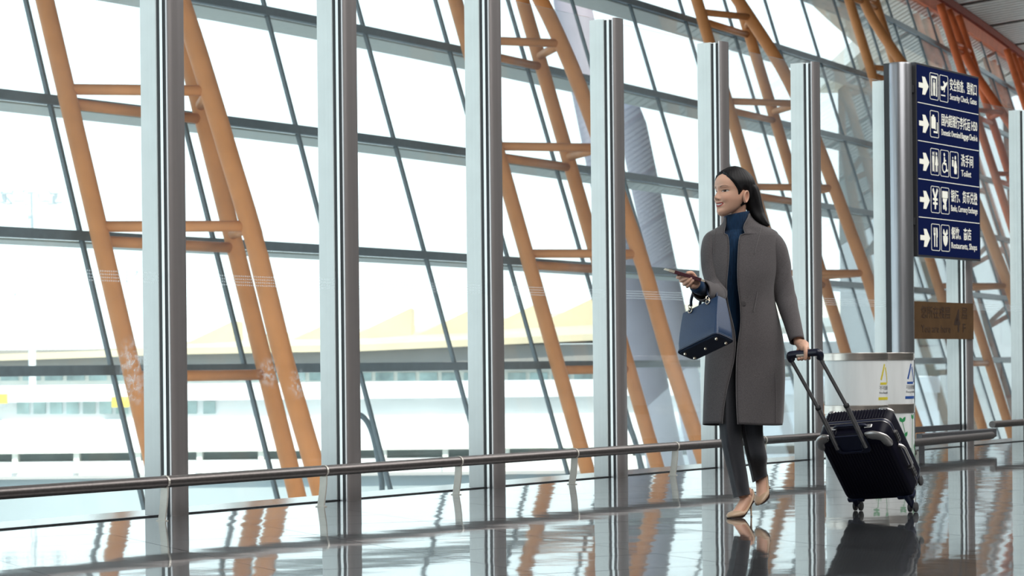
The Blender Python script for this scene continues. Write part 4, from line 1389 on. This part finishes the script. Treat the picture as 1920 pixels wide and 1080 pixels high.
_gx = SMAT.to_3x3() @ Vector((1, 0, 0)); _gy = SMAT.to_3x3() @ Vector((0, 1, 0)); _gz = SMAT.to_3x3() @ Vector((0, 0, 1))
GRIP = SMAT @ Vector((.455 * SX - .018, -.004, SL + .565))
def left_hand(bm):
    g = lambda a, b, c: GRIP + Vector((1, 0, .08)) * a + Vector((0, 1, 0)) * b + Vector((0, 0, 1)) * c
    wr = Q(1497, 642, 11.80)
    capsule(bm, [Q(1494, 622, 11.83), wr, g(.006, .028, .045)], [.027, .0235, .024], 14, ry=.8)
    capsule(bm, [wr.lerp(g(0, .03, .04), .5), g(.006, .018, .036), g(.008, .004, .026)], [.025, .030, .024], 14, ry=.85)
    r = .0185 + .0085
    # fingers go over the back of the bar and come out beneath it
    for a, s in ((-.022, .9), (-.006, 1.0), (.012, 1.0), (.030, .92)):
        pts = [g(a * .8, .022, .026)] + [g(a, r * cos(t), r * sin(t)) for t in (.45, -.35, -1.1, -1.75, -2.15)]
        finger(bm, pts, .0100 * s, .0078 * s)
    # thumb down the front of the bar
    finger(bm, [g(.006, .0, .034), g(.010, -.020, .022), g(.010, -.0285, .002), g(.009, -.0275, -.018), g(.008, -.0265, -.026)], .0120, .0085)

# --- feet: planted right foot, lifted left foot --------------------------------------------------------------
def foot_frame(toe, heel, up):
    x = (Vector(heel) - Vector(toe)).normalized()
    z = Vector(up); y = z.cross(x).normalized(); z = x.cross(y)
    m = Matrix((x, y, z)).transposed().to_4x4(); m.translation = Vector(toe)
    return m
_t = at(1364.5, 971.0, 11.872)
RF = foot_frame((_t.x, _t.y, .001), (_t.x + .118, _t.y + .105, .001), (0, 0, 1))      # x from toe to heel along the ground
_a = Q(1422, 949, 12.0)
LF = foot_frame(_a, _a + Vector((.42, .78, .46)), (-.45, -.40, .80))
PUMP = [(0, .004, .003, .012), (.010, .020, .002, .021), (.03, .031, .0, .030), (.055, .037, .0, .036), (.070, .0385, .001, .038), (.085, .038, .007, .034), (.105, .034, .022, .040), (.125, .031, .041, .060), (.145, .029, .059, .088), (.160, .0275, .070, .122), (.172, .023, .076, .136), (.178, .014, .079, .138)]
def pump(F, parent):
    """stiletto court shoe: upper, sole, heel; local x toe to heel, z up, heel raised"""
    bm = bmesh.new()
    rings = []
    for x, w, z0, z1 in PUMP:
        r = []
        for i in range(20):
            a = 2 * pi * i / 20
            c, s = cos(a), sin(a)
            yy = w * (abs(c) ** .8) * (1 if c > 0 else -1)
            zz = z0 + (z1 - z0) * (.5 + .5 * s) if s < 0 else (z0 + z1) / 2 + (z1 - z0) / 2 * abs(s) ** .85
            if x > .075: yy *= 1 - .18 * max(0, s)
            r.append(F @ Vector((x, yy, zz)))
        rings.append(r)
    loft(bm, rings)
    bmesh.ops.recalc_face_normals(bm, faces=bm.faces)
    s = obj('pump_shoe', bm, M['pump'], parent, smooth='all')
    bm = bmesh.new()
    rings = [[F @ Vector((x, w * .93 * k, z0 - .0012 + dz)) for k, dz in ((-1, 0), (1, 0), (1, .004), (-1, .004))] for x, w, z0, z1 in PUMP[1:-1]]
    loft(bm, rings); bmesh.ops.recalc_face_normals(bm, faces=bm.faces)
    obj('outsole', bm, M['sole'], s, smooth=False)
    bm = bmesh.new()
    pts = [(.163, .074), (.166, .060), (.168, .04), (.169, .02), (.170, .004)]
    rings = [[F @ (Vector((x, 0, z)) + Vector((rr * cos(2 * pi * i / 10), rr * .8 * sin(2 * pi * i / 10), 0))) for i in range(10)] for (x, z), rr in zip(pts, (.014, .0085, .0055, .0046, .0046))]
    loft(bm, rings); bmesh.ops.recalc_face_normals(bm, faces=bm.faces)
    obj('stiletto_heel', bm, M['pump'], s)
    bm = bmesh.new(); tube(bm, [F @ Vector((.170, 0, .0045)), F @ Vector((.170, 0, .0))], .005, 10); obj('heel_tip', bm, M['sole'], s)
    return s
def foot(bm, F, ankle, shin):
    f = lambda x, y, z: F @ Vector((x, y, z))
    capsule(bm, [f(.035, 0, .016), f(.070, 0, .022), f(.105, 0, .056), f(.135, 0, .095), Vector(ankle)], [.012, .026, .026, .027, .030], 16, up=tuple(F.to_3x3() @ Vector((0, 1, 0))))
    capsule(bm, [f(.160, 0, .100), f(.150, 0, .12), Vector(ankle)], [.022, .026, .029], 16)
    capsule(bm, [Vector(ankle), Vector(shin)], [.029, .032], 16)

R_ANK, R_KNEE, L_ANK, L_KNEE = Q(1394, 926, 11.955), Q(1370, 800, 11.89), LF @ Vector((.150, 0, .125)), Q(1410, 800, 11.94)
def person():
    # one body: limbs as rounded tapering volumes, fused by a voxel remesh, then joined by the head
    bm = bmesh.new()
    capsule(bm, [Q(1392, 690), Q(1392, 620), Q(1390, 560), Q(1389, 500), Q(1389, 455)], [.10, .105, .085, .10, .085], 20, ry=.75)
    capsule(bm, [Q(1340, 456, 11.96), Q(1390, 456, 11.97), Q(1442, 458, 11.96)], [.040, .055, .040], 16)
    capsule(bm, [Q(1386, 456, 11.955), Q(1382.5, 422, 11.937), Q(1382.5, 385, 11.925)], [.046, .042, .044], 18)
    capsule(bm, [Q(1374, 670), R_KNEE, R_ANK], [.075, .036, .028], 16)
    capsule(bm, [Q(1410, 670), L_KNEE, L_ANK], [.075, .036, .028], 16)
    capsule(bm, [Q(1334, 455, 11.93), Q(1344, 548, 11.87), Q(1322, 543, 11.70)], [.042, .036, .027], 14)
    capsule(bm, [Q(1449, 455, 11.95), Q(1470, 548, 11.95), Q(1494, 622, 11.83)], [.042, .036, .028], 14)
    right_hand(bm); left_hand(bm)
    foot(bm, RF, R_ANK, R_KNEE); foot(bm, LF, L_ANK, L_KNEE)
    bmesh.ops.recalc_face_normals(bm, faces=bm.faces)
    me0 = mesh_from('body_volumes', bm, M['skin'])
    o = bpy.data.objects.new('body_volumes', me0); COL.objects.link(o)
    md = o.modifiers.new('r', 'REMESH'); md.mode = 'VOXEL'; md.voxel_size = .0026; md.adaptivity = .0
    md2 = o.modifiers.new('s', 'SMOOTH'); md2.iterations = 4; md2.factor = .5
    me1 = bpy.data.meshes.new_from_object(o.evaluated_get(bpy.context.evaluated_depsgraph_get()))
    bpy.data.objects.remove(o)
    hb, lay = head_bm()
    body = bmesh.new()
    hl = body.verts.layers.float_vector.new('hp')
    body.from_mesh(me1)
    n1 = len(body.verts)
    vmap = [body.verts.new(HM @ v.co) for v in hb.verts]
    hb.verts.index_update()
    for v, nv in zip(hb.verts, vmap): nv[hl] = v[lay]
    for f in hb.faces: body.faces.new([vmap[v.index] for v in f.verts])
    cols = []
    for i, v in enumerate(body.verts):
        cols.append(Vector(SKIN) if i < n1 else face_colour(v[hl]))
    # finger nails of the booklet hand, paler
    nails = [Q(1281.5, 515.4, HY - .03), Q(1290, 517.6, HY - .035), Q(1295.5, 520.0, HY - .033), Q(1299.5, 524.0, HY - .028)]
    for i, v in enumerate(body.verts):
        if i < n1 and v.co.z > 1.1 and v.co.x < 1.0:
            for nq in nails:
                if (v.co - nq).length < .0075: cols[i] = Vector((.74, .46, .38))
    hb.free()
    root = bpy.data.objects.new('person', bpy.data.meshes.new('person'))
    body.to_mesh(root.data); body.free()
    root.data.materials.clear(); root.data.materials.append(M['skin'])
    root.data.shade_smooth()
    at_ = root.data.color_attributes.new('paint', 'FLOAT_COLOR', 'POINT')
    flatc = []
    for c in cols: flatc += [c.x, c.y, c.z, 1.0]
    at_.data.foreach_set('color', flatc)
    link(root)
    tag(root, 'smiling woman in a grey coat striding left, holding a booklet and a suitcase grip', 'person')
    return root
W_ = person()

# --- hair ----------------------------------------------------------------------------------------------------
def hairline(a):
    """lowest height of the hair at angle a from the front"""
    d = abs(math.degrees(a))
    return lerp_table([(0, .193), (12, .190), (30, .183), (46, .167), (58, .147), (68, .120), (75, .094), (79, .090), (83, .104), (88, .116), (100, .112), (107, .085), (114, .045), (180, .03)], d)
def hair():
    bm = bmesh.new()
    nA, nZ = 144, 46
    A = [-pi + 2 * pi * i / nA for i in range(nA)]
    outer, inner = [], []
    for a in A:
        z0 = hairline(a)
        co, ci = [], []
        for k in range(nZ + 1):
            t = k / nZ
            z = z0 + (.2183 - z0) * (1 - (1 - t) ** 1.5)
            th = .0105 * smoothstep(0, .16, t) + .0010
            th += .004 * smoothstep(.5, 1, t)
            th += .0004 * sin(a * 34 + 5 * t)
            p = head_point(a, z, th)
            # the parting down the middle of the crown
            pq = head_point(a, z)
            if z > .165 and p.y < .03: p.z -= .007 * gauss(p.x, .0045)
            co.append(bm.verts.new(HM @ p)); ci.append(bm.verts.new(HM @ head_point(a, z, -.003)))
        outer.append(co); inner.append(ci)
    for i in range(nA):
        j = (i + 1) % nA
        for k in range(nZ):
            bm.faces.new((outer[i][k], outer[j][k], outer[j][k + 1], outer[i][k + 1]))
            bm.faces.new((inner[i][k], inner[i][k + 1], inner[j][k + 1], inner[j][k]))
        bm.faces.new((outer[i][0], inner[i][0], inner[j][0], outer[j][0]))
    # lengths falling behind the ear and over the back of the shoulder
    path = [(1395, 328, 11.93, 7, .045), (1399, 338, 11.93, 13, .060), (1404.5, 351, 11.935, 16.5, .066), (1409, 365, 11.945, 17.0, .066), (1412.5, 380, 11.950, 17.0, .060), (1416.5, 394, 11.950, 16.5, .052), (1424, 408, 11.935, 12.5, .038), (1433, 418, 11.925, 7.5, .024), (1441, 424, 11.92, 2.0, .008)]
    rings = []
    for i, p in enumerate(catmull([Vector((a, b, c)) for a, b, c, w, d in path], 4)):
        t = i / 4
        w = lerp_table([(k, x[3]) for k, x in enumerate(path)], t); dd = lerp_table([(k, x[4]) for k, x in enumerate(path)], t)
        r = []
        for k in range(36):
            an = 2 * pi * k / 36
            j = 1 + .045 * sin(k * 5.1) + .03 * sin(k * 9.7 + t)
            sl = .35 * smoothstep(4.5, 8, t)
            r.append(Q(p.x + w * j * cos(an), p.y - w * j * cos(an) * sl * 1.2, p.z + dd * j * sin(an)))
        rings.append(r)
    loft(bm, rings)
    bmesh.ops.recalc_face_normals(bm, faces=bm.faces)
    h = obj('hair', bm, M['hair'], W_, smooth='all')
    h['label'] = 'long straight black hair parted in the middle'
hair()

# --- roll-neck sweater -----------------------------------------------------------------------------------------
def rib(a, n=46):
    return 1 + .010 * sin(a * n)
def sweater():
    bm = bmesh.new()
    def ell(cx, py, a, b, d, tilt=0.0, n=184):
        """ring at a pixel height; tilt lifts the far right end (pixels)"""
        r = []
        for i in range(n):
            t = 2 * pi * i / n
            k = rib(t)
            r.append(Q(cx + a * k * cos(t), py - tilt * cos(t), d + b * k * sin(t)))
        return r
    rows = [(1383, 399, 20.5, .050, 11.935, 4.0), (1382.5, 400, 24.0, .058, 11.935, 4.5), (1382, 404, 24.8, .061, 11.935, 4.5), (1381, 414, 24.6, .061, 11.935, 4), (1380, 424, 23.5, .060, 11.937, 3.5),
            (1379.5, 429, 22.3, .058, 11.938, 3), (1379.5, 431, 22.8, .059, 11.938, 3), (1380, 437, 30, .070, 11.94, 1), (1384, 448, 48, .085, 11.945, 0), (1386, 475, 56, .094, 11.945, 0), (1386, 510, 54, .098, 11.945, 0), (1388, 545, 50, .090, 11.945, 0), (1389, 580, 50, .086, 11.945, 0), (1392, 628, 58, .09, 11.945, 0), (1392, 640, 58, .09, 11.945, 0)]
    loft(bm, [ell(*r) for r in rows])
    bmesh.ops.recalc_face_normals(bm, faces=bm.faces)
    s = obj('sweater', bm, M['knit'], W_, smooth='all')
    s['label'] = 'navy ribbed roll-neck sweater under the coat'
    # knitted cuff at the right wrist
    bm = bmesh.new()
    P = [Q(1322, 543, 11.70), Q(1314, 540, 11.665), Q(1308.5, 537, 11.632), Q(1304.5, 534.8, 11.606)]
    rings = []
    for p, r in zip(P, (.034, .036, .035, .033)):
        q = ring_pts(p, P[-1] - P[0], r, 60, (0, 0, 1))
        rings.append([p + (v - p) * (1 + .03 * (i % 2)) for i, v in enumerate(q)])
    loft(bm, rings); bmesh.ops.recalc_face_normals(bm, faces=bm.faces)
    obj('sweater_cuff', bm, M['knit'], W_, smooth='all')
sweater()

# --- trousers -------------------------------------------------------------------------------------------------
def trousers():
    bm = bmesh.new()
    def leg(rows, tilt_end):
        rings = []
        P = catmull([Vector((xl, xr, py)) for py, xl, xr, d, b, cr in rows], 4)
        D = catmull([Vector((d, b, cr)) for py, xl, xr, d, b, cr in rows], 4)
        n = 40
        for idx, (p, q) in enumerate(zip(P, D)):
            xl, xr, py = p
            d, b, cr = q
            f = idx / (len(P) - 1)
            cx, a = (xl + xr) / 2, (xr - xl) / 2
            r = []
            for i in range(n):
                t = 2 * pi * i / n
                s, c = sin(t), cos(t)
                k = (abs(s) ** 2.2 + abs(c) ** 2.2) ** (-1 / 2.2)
                x = a * k * s
                y = -b * k * c
                # pressed crease: the front edge is drawn out at cr (fraction across)
                dx = (x / a - cr)
                if c > 0: y -= .016 * gauss(dx, .28) + .010 * gauss(dx, .07)
                fold = .0025 * sin(7 * f * pi + 2.2 * t) * smoothstep(.2, .9, f)
                te = tilt_end * smoothstep(.82, 1, f)
                r.append(Q(cx + x, py - te * (x / a) , d + y + fold))
            rings.append(r)
        loft(bm, rings)
    # rows: height, left edge, right edge, distance, half depth, crease place
    leg([(600, 1345, 1400, 11.95, .085, -.3), (680, 1342, 1400, 11.93, .085, -.3), (760, 1346, 1392, 11.90, .076, -.35), (800, 1348.5, 1391, 11.89, .070, -.38), (850, 1356.5, 1395, 11.905, .064, -.40), (890, 1366, 1401.5, 11.93, .060, -.42), (915, 1371.5, 1405, 11.945, .058, -.44), (930, 1375.5, 1407, 11.955, .057, -.46)], 4.0)
    leg([(600, 1385, 1445, 11.95, .085, -.4), (680, 1384, 1444, 11.95, .085, -.5), (760, 1386, 1436, 11.945, .076, -.6), (800, 1389, 1430.5, 11.94, .072, -.64), (835, 1395, 1434, 11.95, .068, -.66), (857, 1399.5, 1438.5, 11.965, .066, -.68), (875, 1404, 1437.5, 12.02, .062, -.70), (890, 1408, 1439, 12.055, .058, -.70), (898, 1411, 1439.5, 12.07, .057, -.70)], 7.0)
    bmesh.ops.recalc_face_normals(bm, faces=bm.faces)
    t = obj('trousers', bm, M['trouser'], W_, smooth=50)
    t['label'] = 'charcoal trousers with a pressed crease'
trousers()
pump(RF, W_)
pump(LF, W_)

# --- coat -----------------------------------------------------------------------------------------------------
COAT = [  # height, left, right, front edge of her right panel, front edge of her left panel, distance, half depth, squareness
    (404, 1357, 1407.5, 1360.5, 1406, 11.940, .064), (410, 1356, 1411, 1360.5, 1403, 11.940, .066), (416, 1354, 1418, 1360, 1398.5, 11.940, .069), (421, 1350.5, 1428, 1359.5, 1395.5, 11.943, .073),
    (425.5, 1345, 1440, 1359, 1394, 11.945, .078), (430, 1338, 1449.5, 1358.3, 1394.5, 11.948, .084), (434, 1330, 1456, 1357.8, 1396, 11.95, .090), (437, 1325.5, 1458.5, 1358, 1397, 11.95, .094), (439, 1323.5, 1459.5, 1360, 1394, 11.95, .096), (441, 1322.5, 1460.5, 1364, 1388, 11.95, .098),
    (452, 1320.5, 1462, 1366.5, 1385, 11.95, .106), (475, 1320, 1462, 1367, 1383.5, 11.95, .120),
    (505, 1322, 1459, 1365, 1382.5, 11.945, .128), (535, 1325, 1453, 1362.5, 1383.5, 11.94, .124), (562, 1327, 1453, 1364, 1386.5, 11.94, .122), (590, 1327, 1459, 1370, 1388.5, 11.94, .126), (615, 1326, 1465, 1376, 1387.5, 11.94, .132),
    (640, 1324, 1469.5, 1379, 1384, 11.94, .138), (670, 1322, 1471, 1377, 1381, 11.94, .142), (700, 1320.5, 1472, 1370.5, 1380, 11.94, .146), (730, 1319.5, 1471.5, 1363, 1380, 11.94, .148), (765, 1318, 1470, 1357, 1381, 11.94, .150), (796, 1317, 1468, 1354, 1383, 11.94, .152)]
def coat():
    bm = bmesh.new()
    nT = 96
    rows = []
    def row(r, n_in=0.0):
        py, xl, xr, eL, eR, d, b = r
        cx, a = (xl + xr) / 2, (xr - xl) / 2
        a -= n_in * 380; b -= n_in
        def pt(t):
            s, c = sin(t), cos(t)
            k = (abs(s) ** 2.3 + abs(c) ** 2.3) ** (-1 / 2.3)
            return a * k * s, b * k * c
        def solve(x):
            lo, hi = -pi / 2, pi / 2
            for _ in range(40):
                m = (lo + hi) / 2
                if cx + pt(m)[0] < x: lo = m
                else: hi = m
            return lo
        tR, tL = solve(eR), solve(eL) + 2 * pi
        out = []
        lowf = smoothstep(600, 790, py)
        for i in range(nT + 1):
            t = tR + (tL - tR) * i / nT
            x, y = pt(t)
            # soft vertical folds towards the hem, drag lines at the waist
            k = 1 + lowf * (.022 * sin(5 * t + 1.0) + .012 * sin(11 * t + py * .01)) + .010 * smoothstep(470, 560, py) * (1 - lowf) * sin(3 * t + py * .05)
            yy = d - y * k
            # her left panel laps over; its edge stands a little proud and curls
            e = min(i, nT - i) / nT
            yy -= .010 * gauss(e, .03) * (1 if i < nT / 2 else .4)
            hem = 0
            if py > 790:
                hem = 2.0 * sin(t * 2.0) - (3.5 if cos(t) < .2 and x > 0 else 0)
            tl = 4.0 * (1 - smoothstep(404, 432, py)) * (x / a) + (3.0 * (1 - smoothstep(404, 426, py)) if y < 0 else 0) * abs(y) / b
            out.append((cx + x * (1 + (k - 1) * .4), py + hem - tl, yy))
        return out
    tab = []
    C = [Vector((r[0], r[1], r[2])) for r in COAT]; E = [Vector((r[3], r[4], r[5])) for r in COAT]; B = [Vector((r[6], 0, 0)) for r in COAT]
    lin = []
    for e0, e1 in zip(E, E[1:]): lin += [e0.lerp(e1, k / 4) for k in range(4)]
    lin.append(E[-1])
    for c, e, b, s in zip(catmull(C, 4), catmull(E, 4), catmull(B, 4), lin):
        if c.x < 460: e = Vector((s.x, s.y, e.z))
        tab.append((c.x, c.y, c.z, e.x, e.y, e.z, b.x))
    grid = []
    for r in tab:
        grid.append([bm.verts.new(Q(*p)) for p in row(r)])
    for R0, R1 in zip(grid, grid[1:]):
        for i in range(nT):
            bm.faces.new((R0[i], R0[i + 1], R1[i + 1], R1[i]))
    bmesh.ops.recalc_face_normals(bm, faces=bm.faces)
    # recalc picks a side for an open sheet: make it face outwards
    f0 = min(bm.faces, key=lambda f: f.calc_center_median().y)
    f0.normal_update()
    if f0.normal.y > 0: bmesh.ops.reverse_faces(bm, faces=bm.faces)
    c = obj('coat', bm, M['wool'], W_, smooth='all')
    md = c.modifiers.new('thickness', 'SOLIDIFY'); md.thickness = .007; md.offset = -1
    c['label'] = 'knee-length grey wool coat worn open'
    # pale stitched edges down both fronts
    for col in (0, nT):
        bm = bmesh.new()
        tube(bm, [Q(*row(r)[col]) + Vector((0, -.003, 0)) for r in tab], .0016, 6); obj('edge_stitching', bm, M['wool_light'], W_)
    # seams that show as raised lines
    def front_y(px, py, lift=.002):
        r = min(tab, key=lambda q: abs(q[0] - py))
        xl, xr, d, b = r[1], r[2], r[5], r[6]
        u = max(-.985, min(.985, (px - (xl + xr) / 2) / ((xr - xl) / 2)))
        return d - b * (1 - abs(u) ** 2.3) ** (1 / 2.3) - lift
    def seam(pts, r=.0015):
        bm = bmesh.new()
        tube(bm, [Q(x, y, front_y(x, y)) for x, y, _ in catmull([Vector((x, y, 0)) for x, y in pts], 5)], r, 6); obj('seam', bm, M['wool_light'], W_)
    seam([(1341, 431), (1339, 450), (1338, 476)])
    seam([(1428, 424), (1423, 444), (1414, 477)])
    seam([(1420, 548), (1417, 565), (1413, 584)], .0022)
    seam([(1453, 700), (1455, 745), (1455, 792)])
    # button
    bm = bmesh.new()
    bx, by = 1394, 569
    R = Matrix.Translation(Q(bx, by, front_y(bx, by, .006))) @ Matrix.Rotation(pi / 2, 4, 'X')
    lathe(bm, [(.001, -.004), (.0125, -.004), (.0135, 0), (.0125, .003), (.010, .0035), (.001, .0025)], 24, R); obj('button', bm, M['button_d'], W_)
    # sleeves
    def sleeve(rows, nm='sleeve', cuff_tilt=None, n=36, wr=.03, seed=0):
        bm = bmesh.new()
        C = catmull([Vector(Q(x, y, d)) for x, y, d, r in rows], 6)
        Rr = catmull([Vector((r, 0, 0)) for x, y, d, r in rows], 6)
        rings = []
        for i, p in enumerate(C):
            t = C[min(i + 1, len(C) - 1)] - C[max(i - 1, 0)]
            if cuff_tilt is not None and i >= len(C) - 2: t = t.normalized() * .4 + Vector(cuff_tilt)
            f = i / (len(C) - 1)
            q = ring_pts(p, t, Rr[i].x, n, (0, 1, .2))
            el = gauss(f - .55, .22)
            q = [p + (v - p) * (1 + wr * el * sin(3 * 2 * pi * k / n + f * 38 + seed) * .9 + .014 * sin(2 * 2 * pi * k / n + f * 22)) for k, v in enumerate(q)]
            rings.append(q)
        loft(bm, rings, caps=False)
        bmesh.ops.recalc_face_normals(bm, faces=bm.faces)
        v0 = bm.faces[:][0] if False else None
        o = obj(nm, bm, M['wool'], W_, smooth='all')
        m2 = o.modifiers.new('thickness', 'SOLIDIFY'); m2.thickness = .006; m2.offset = -1
        return o
    sleeve([(1437, 444, 11.945, .030), (1447, 452, 11.945, .048), (1455, 468, 11.945, .056), (1460, 490, 11.945, .0565), (1464, 515, 11.945, .055), (1468.5, 541, 11.94, .0545), (1474, 562, 11.925, .052), (1480, 584, 11.89, .048), (1487, 610, 11.85, .042), (1494.5, 639, 11.80, .037)], seed=.5, wr=.035)
    sleeve([(1342, 443, 11.93, .030), (1335.5, 450, 11.925, .044), (1333, 466, 11.92, .050), (1333, 488, 11.91, .050), (1335, 512, 11.895, .0465), (1340, 534, 11.875, .046), (1345, 549, 11.835, .049), (1339, 551, 11.77, .050), (1327, 548, 11.70, .052), (1314, 543.5, 11.635, .052)], cuff_tilt=(-.5, -.75, -.12), seed=2.0, wr=.03)
coat()

# ------------------------------------------------------------------ handbag on her forearm, booklet in her hand
BMAT = Matrix(((.66044956, .7505854, .02068659, .7915), (-.67405149, .58051707, .45678717, 11.6150), (.33084886, -.31562871, .88933545, .8148), (0, 0, 0, 1)))
BW, BD, BH = .269, .120, .2246
def handbag():
    root = thing('handbag', BMAT @ Vector((BW / 2, BD / 2, 0)), 'navy leather handbag with studded base hanging from her bent forearm', 'handbag')
    S = BMAT
    def ring(h, inset_x, y0, y1, r, bulge=0.0, n=6):
        pts = rrect(inset_x, y0, BW - inset_x, y1, r, n)
        out = []
        for x, y in pts:
            u = (x - BW / 2) / (BW / 2)
            yy = y + (-(1 - u * u) * bulge if y < BD / 2 else (1 - u * u) * bulge)
            hh = h - .012 * (1 - u * u) * (1 if h > .2 else 0)     # top edge sags between the handles
            out.append(S @ Vector((x, yy, hh)))
        return out
    bm = bmesh.new()
    rings = [ring(.0, .006, .006, BD - .006, .024), ring(.006, .0, .0, BD, .024), ring(.05, .002, .004, BD - .004, .014, .003), ring(.11, .006, .012, BD - .012, .010, .004), ring(.17, .010, .022, BD - .022, .008, .002), ring(.215, .013, .030, BD - .030, .006, 0), ring(BH, .014, .032, BD - .032, .006, 0), ring(BH - .003, .018, .037, BD - .037, .005, 0), ring(.15, .03, .045, BD - .045, .005, 0)]
    loft(bm, rings)
    bmesh.ops.recalc_face_normals(bm, faces=bm.faces)
    obj('body', bm, M['bagleather'], root, smooth=50)
    bm = bmesh.new(); loft(bm, [ring(-.004, .012, .010, BD - .010, .022), ring(-.002, .007, .006, BD - .006, .024), ring(.001, .007, .006, BD - .006, .024)]); bmesh.ops.recalc_face_normals(bm, faces=bm.faces)
    base = obj('base', bm, M['bagbase'], root, smooth=False)
    for h, nm, m, rr_ in ((.004, 'piping', 'bagbase', .0030), (.012, 'stitching', 'stitch', .0010)):
        bm = bmesh.new(); q = ring(h, -.001, -.001, BD + .001, .025); tube(bm, q + q[:1], rr_, 6); obj(nm, bm, M[m], root)
    for x, y in ((.03, .028), (BW - .03, .028), (.03, BD - .028), (BW - .03, BD - .028), (BW / 2, BD / 2)):
        bm = bmesh.new(); lathe(bm, [(.008, 0), (.0075, -.006), (.005, -.010), (.001, -.0105)], 14, S @ Matrix.Translation((x, y, -.004))); obj('stud_foot', bm, M['pale_metal'], base)
    for y in (.030, BD - .030):
        sg = -1 if y < BD / 2 else 1
        xa, xb = .075, BW - .075
        # handle strap over the forearm
        bm = bmesh.new()
        path = [Vector((xa, y, BH + .012)), Vector((xa + .004, y, BH + .05)), Vector((xa + .022, y + .01, BH + .105)), Vector((BW / 2, y + .012, BH + .128)), Vector((xb - .022, y + .01, BH + .105)), Vector((xb - .004, y, BH + .05)), Vector((xb, y, BH + .012))]
        tube(bm, [S @ p for p in catmull(path, 5)], .0072, 10)
        h = obj('handle', bm, M['bagbase'], root, smooth='all')
        for x in (xa, xb):
            for dz, rr_ in ((.004, .0105), (-.014, .0125)):
                bm = bmesh.new()
                c = S @ Vector((x, y + sg * .007, BH + dz))
                ax = S.to_3x3() @ Vector((1, 0, 0) if dz > 0 else (0, 1, 0))
                u = S.to_3x3() @ Vector((0, 0, 1)); v = ax.cross(u)
                tube(bm, [c + u * rr_ * cos(2 * pi * i / 18) + v * rr_ * sin(2 * pi * i / 18) for i in range(19)], .0026, 8); obj('ring', bm, M['pale_metal'], h)
            bm = bmesh.new(); lathe(bm, [(.001, -.006), (.011, -.006), (.011, 0), (.001, .001)], 18, S @ Matrix.Translation((x, y + sg * .004, BH - .020)) @ Matrix.Rotation(-sg * pi / 2, 4, 'X')); obj('ring_tab', bm, M['bagbase'], h)
handbag()

def booklet():
    a, b = Q(1260, 508.5, HY - .015), Q(1309.5, 523.5, HY + .025)
    x = (b - a).normalized()
    L = (b - a).length
    dep = Vector((.2, .97, -.02))
    fr = frame(a, x, x.cross(dep).normalized() * -1 if x.cross(dep).z < 0 else x.cross(dep).normalized())
    c = thing('passport', a.lerp(b, .5), 'closed maroon booklet held in her raised right hand, cream cards inside', 'booklet')
    bm = bmesh.new(); box(bm, (0, -.040, -.0085), (L, .048, -.0060), fr, bevel=.0008); box(bm, (0, -.040, .0060), (L, .048, .0085), fr, bevel=.0008); box(bm, (0, -.0415, -.0085), (L, -.039, .0085), fr, bevel=.001)
    obj('cover', bm, M['passport'], c, smooth=False)
    bm = bmesh.new(); box(bm, (.002, -.0385, -.0058), (L - .002, .046, .0058), fr); obj('pages', bm, M['paper'], c, smooth=False)
    bm = bmesh.new(); box(bm, (-.029, -.038, -.005), (L + .022, .040, -.001), fr); obj('boarding_card', bm, M['paper'], c, smooth=False)
    bm = bmesh.new(); box(bm, (-.027, -.038, .000), (L + .018, .038, .0045), fr); obj('boarding_card', bm, M['paper'], c, smooth=False)
booklet()
